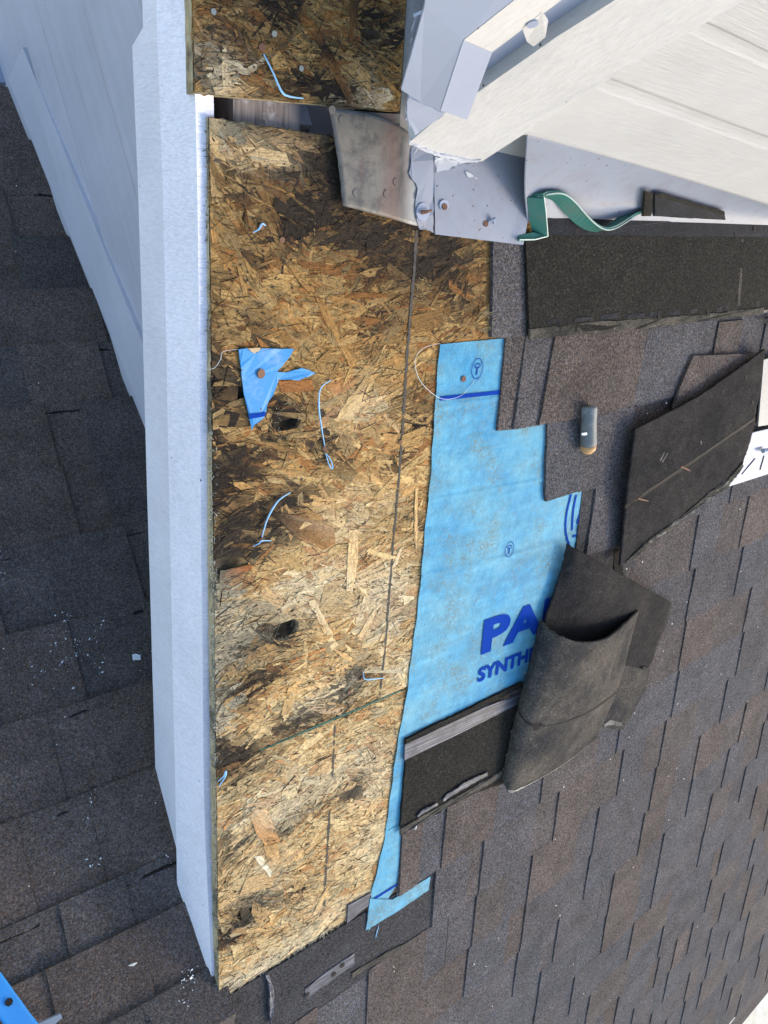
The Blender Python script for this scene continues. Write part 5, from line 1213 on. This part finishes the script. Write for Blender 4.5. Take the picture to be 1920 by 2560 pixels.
# ------------------------------------------------------------------ green bent bar
gb = thing('green_pry_bar', 'green bent flat steel bar standing on the shingles against the flashing', 'pry bar', aA('c4', 700, 300, .03))
def bar(front, back, name, mat, thick):
    n = len(front); V, F = [], []
    for a_, b_ in zip(front, back): V += [a_, b_]
    N = []
    for i in range(n):
        t = front[min(i + 1, n - 1)] - front[max(i - 1, 0)]; w = back[i] - front[i]; q = np.cross(t, w); q /= np.linalg.norm(q); N.append(q)
    for a_, b_, q in zip(front, back, N): V += [a_ + q * thick, b_ + q * thick]
    for i in range(n - 1):
        k_ = 2 * i; m_ = 2 * n + 2 * i
        F += [[k_, k_ + 1, k_ + 3, k_ + 2], [m_, m_ + 2, m_ + 3, m_ + 1], [k_, k_ + 2, m_ + 2, m_], [k_ + 1, m_ + 1, m_ + 3, k_ + 3]]
    F += [[0, 2 * n, 2 * n + 1, 1], [2 * n - 2, 2 * n - 1, 4 * n - 1, 4 * n - 2]]
    return mesh(name, V, F, mat, gb)
fr = [((543, 384), .022, (470, 370)), ((540, 330), .030, (458, 318)), ((532, 250), .040, (448, 245)), ((524, 186), .050, (440, 180))]
bar([aA('c4', *p, h) for p, h, q in fr], [aA('c4', *q, h - .018) for p, h, q in fr], 'upright_leg', GREEN, .004)
path = [(524, 182), (545, 174), (600, 168), (645, 182), (690, 222), (740, 280), (790, 328), (835, 352), (880, 348), (930, 322), (985, 286), (1035, 262)]
hs = [.050, .052, .054, .053, .050, .046, .042, .040, .040, .040, .038, .036]
back = [(440, 184), (470, 182), (545, 196), (580, 215), (622, 262), (680, 318), (740, 355), (800, 362), (860, 330), (895, 305), (960, 280), (1030, 264)]
Pf = [aA('c4', *p, h) for p, h in zip(path, hs)]; Pb = [aA('c4', *q, h - .020) for q, h in zip(back, hs)]
Pf = [cr(Pf, t) for t in np.linspace(0, 1, 36)]; Pb = [cr(Pb, t) for t in np.linspace(0, 1, 36)]
bar(Pf, Pb, 'curved_blade', GREEN, .0045)
bar([aA('c4', 545, 386, .022), aA('c4', 480, 402, .020), aA('c4', 400, 404, .018)], [aA('c4', 470, 366, .016), aA('c4', 430, 374, .014), aA('c4', 398, 384, .014)], 'hook', GREEN, .004)
mesh('worn_edge', *tube([p + NA * .001 for p in Pf[2:-4]], .0012, 5), BRIGHT, gb)
mesh('worn_edge', *tube([aA('c4', 545, 384, .0235), aA('c4', 541, 330, .0315), aA('c4', 534, 250, .0415), aA('c4', 526, 186, .0515)], .0012, 5), BRIGHT, gb)
mesh('worn_edge', *tube([aA('c4', 545, 385, .0235), aA('c4', 480, 402, .0215), aA('c4', 402, 403, .0195)], .0012, 5), BRIGHT, gb)

# ------------------------------------------------------------------ white vent flange at the right edge
vf = thing('white_metal_flange', 'white slotted metal flange with a nail at the right edge beside the slab', 'metal flange', aA('c5', 1600, 620, .02))
mesh('lower_leaf', *prism([aA('c5', 1478, 752, .0165), aA('c5', 1545, 660, .0165), aA('c5', 1560, 580, .0175), aA('c5', 1720, 545, .0175), aA('c5', 1720, 675, .0165)], -NA * .002), PMETAL, vf)
mesh('upper_leaf', *prism([aA('c5', 1590, 508, .026), aA('c5', 1720, 478, .026), aA('c5', 1720, 552, .026), aA('c5', 1565, 582, .026)], -NA * .004), PMETAL, vf)
mesh('back_leaf', *prism([aA('c5', 1640, 180, .024), aA('c5', 1740, 150, .024), aA('c5', 1740, 460, .024), aA('c5', 1615, 480, .024)], -NA * .004), AGED, vf)
mesh('nail', *tube([aA('c5', 1636, 590, .028), aA('c5', 1660, 590, .030)], [.006, .008], 8), PMETAL, vf)
for x0, x1 in [(1622, 1640), (1540, 1600)]:
    mesh('slot', *prism(ragged([aA('c5', x1, 612 + (1640 - x1) * .3, .0182), aA('c5', x1 + 4, 612 + (1640 - x1) * .3, .0182), aA('c5', x0 + 4, 676 + (1640 - x1) * .5, .0176), aA('c5', x0, 676 + (1640 - x1) * .5, .0176)], .01, .0003), -NA * .001), BLACK, vf)

# ------------------------------------------------------------------ small things at the bottom left
bt = thing('blue_tarp_corner', 'bright blue underlayment corner lying on the lower shingles at bottom left', 'underlayment', aB('d4', 60, 2150, .02))
mesh('tarp_sheet', *curved([[aB('d4', -140, 1760, .05), aB('d4', 0, 1938, .05), aB('d4', 110, 2090, .048), aB('d4', 260, 2290, .045)], [aB('d4', -200, 1960, .055), aB('d4', -60, 2120, .055), aB('d4', 30, 2230, .052), aB('d4', 120, 2400, .05)]], 12, 6, .002, .0002), TARP, bt, smooth=True)
mesh('puncture', *disc(aB('d4', 47, 2098, .0535), NB, .006, .001, 7), BLACK, bt)
gc = thing('grey_metal_channel', 'short grey metal channel end beside the blue corner', 'channel', aB('d4', 270, 2190, .02))
mesh('channel_web', *prism([aB('d4', 195, 2215, .025), aB('d4', 318, 2165, .025), aB('d4', 325, 2180, .025), aB('d4', 260, 2240, .025), aB('d4', 190, 2260, .025)], -NB * .003), GREYM, gc)
mesh('channel_lip', *prism([aB('d4', 195, 2212, .034), aB('d4', 318, 2160, .034), aB('d4', 320, 2168, .034), aB('d4', 198, 2222, .034)], -NB * .012), GREYM, gc)

# paint specks, grit and seeds lying on the roofs
def specks(name, fn, pts, mat, r0, r1):
    parts = []
    for c, x, y, n, sx, sy in pts:
        for _ in range(int(n * 0.3)):
            p = fn(c, x + R.gauss(0, sx), y + R.gauss(0, sy)); r = R.uniform(r0, r1) * (0.5 + R.random() ** 3) * 0.75
            n_ = NB if fn is specB else NA; e1 = np.cross(n_, np.array([R.gauss(0, 1), R.gauss(0, 1), 0.3])); e1 /= np.linalg.norm(e1); e2 = np.cross(n_, e1)
            k_ = R.uniform(.6, 2.4); parts.append(prism([p + e1 * r * k_ * math.cos(w) * R.uniform(.6, 1.2) + e2 * r * math.sin(w) * R.uniform(.6, 1.2) for w in np.linspace(0, 6.28, 7)[:-1]], -n_ * .0008))
    o = mesh(name, *join(parts), mat); o['kind'] = 'stuff'
def specB(c, x, y): return aB(c, x, y, .0166)
def specA(c, x, y): return aA(c, x, y, .0135)
specks('paint_specks', specB, [('d4', 20, 420, 40, 60, 70), ('d4', 240, 350, 60, 60, 60), ('d4', 480, 180, 40, 40, 40), ('d4', 490, 300, 30, 40, 30), ('d4', 350, 110, 40, 12, 50), ('d4', 400, 240, 40, 8, 40), ('d4', 280, 170, 26, 10, 60), ('d4', 520, 370, 12, 10, 10), ('d4', 480, 1020, 30, 30, 20), ('d4', 460, 1150, 20, 20, 20), ('d4', 500, 1350, 26, 40, 30), ('d4', 880, 1330, 16, 10, 30), ('d5', 20, 2080, 30, 20, 60)], CHIP, .0006, .0018)
specks('paint_specks', specA, [('d4', 985, 1960, 40, 25, 25), ('d3', 170, 1200, 40, 20, 20), ('d3', 130, 1330, 20, 20, 20)], CHIP, .0008, .002)
tag(mesh('paint_splatter', *prism(ragged([specB('d4', 690, 285), specB('d4', 735, 285), specB('d4', 735, 310), specB('d4', 695, 315)], .004, .0015), -NB * .0012), CHIP), 'pale paint splatter spot on the shaded shingles', 'paint spot')
for i, (c, x, y, dx, dy, lab) in enumerate([('d7', 460, 560, 8, -16, 'pale seed grain on the torn strip left of the curl'), ('d4', 693, 1900, 22, -8, 'white splinter lying on the lower left shingles')]):
    f_ = specB if c == 'd4' else specA
    p, q = f_(c, x - dx, y - dy), f_(c, x + dx, y + dy)
    tag(mesh('grit_bit', *tube([p, (p + q) / 2 + NA * .001, q], [.0008, .0026, .0008], 6), SEED), lab, 'grit')
scat = []
for _ in range(120):
    u = R.uniform(0.7, 2.6); v = R.uniform(-2.4, -0.3)
    if u < 1.15 and v > -1.5 or (u < 1.35 and v > -.7): continue
    scat.append(disc(A(u, v, .0128), NA, R.uniform(.0008, .0022), .001, 5))
o = mesh('grit_specks', *join(scat), SEED); o['kind'] = 'stuff'
scat = []
for _ in range(60):
    scat.append(disc(B(R.uniform(-0.1, 0.6), R.uniform(-0.25, 1.3), .0160), NB, R.uniform(.0006, .0016), .001, 5))
o = mesh('grit_specks', *join(scat), SEED); o['kind'] = 'stuff'
print('tabs', ntab, len(far_tabs), 'objects', len(bpy.data.objects))
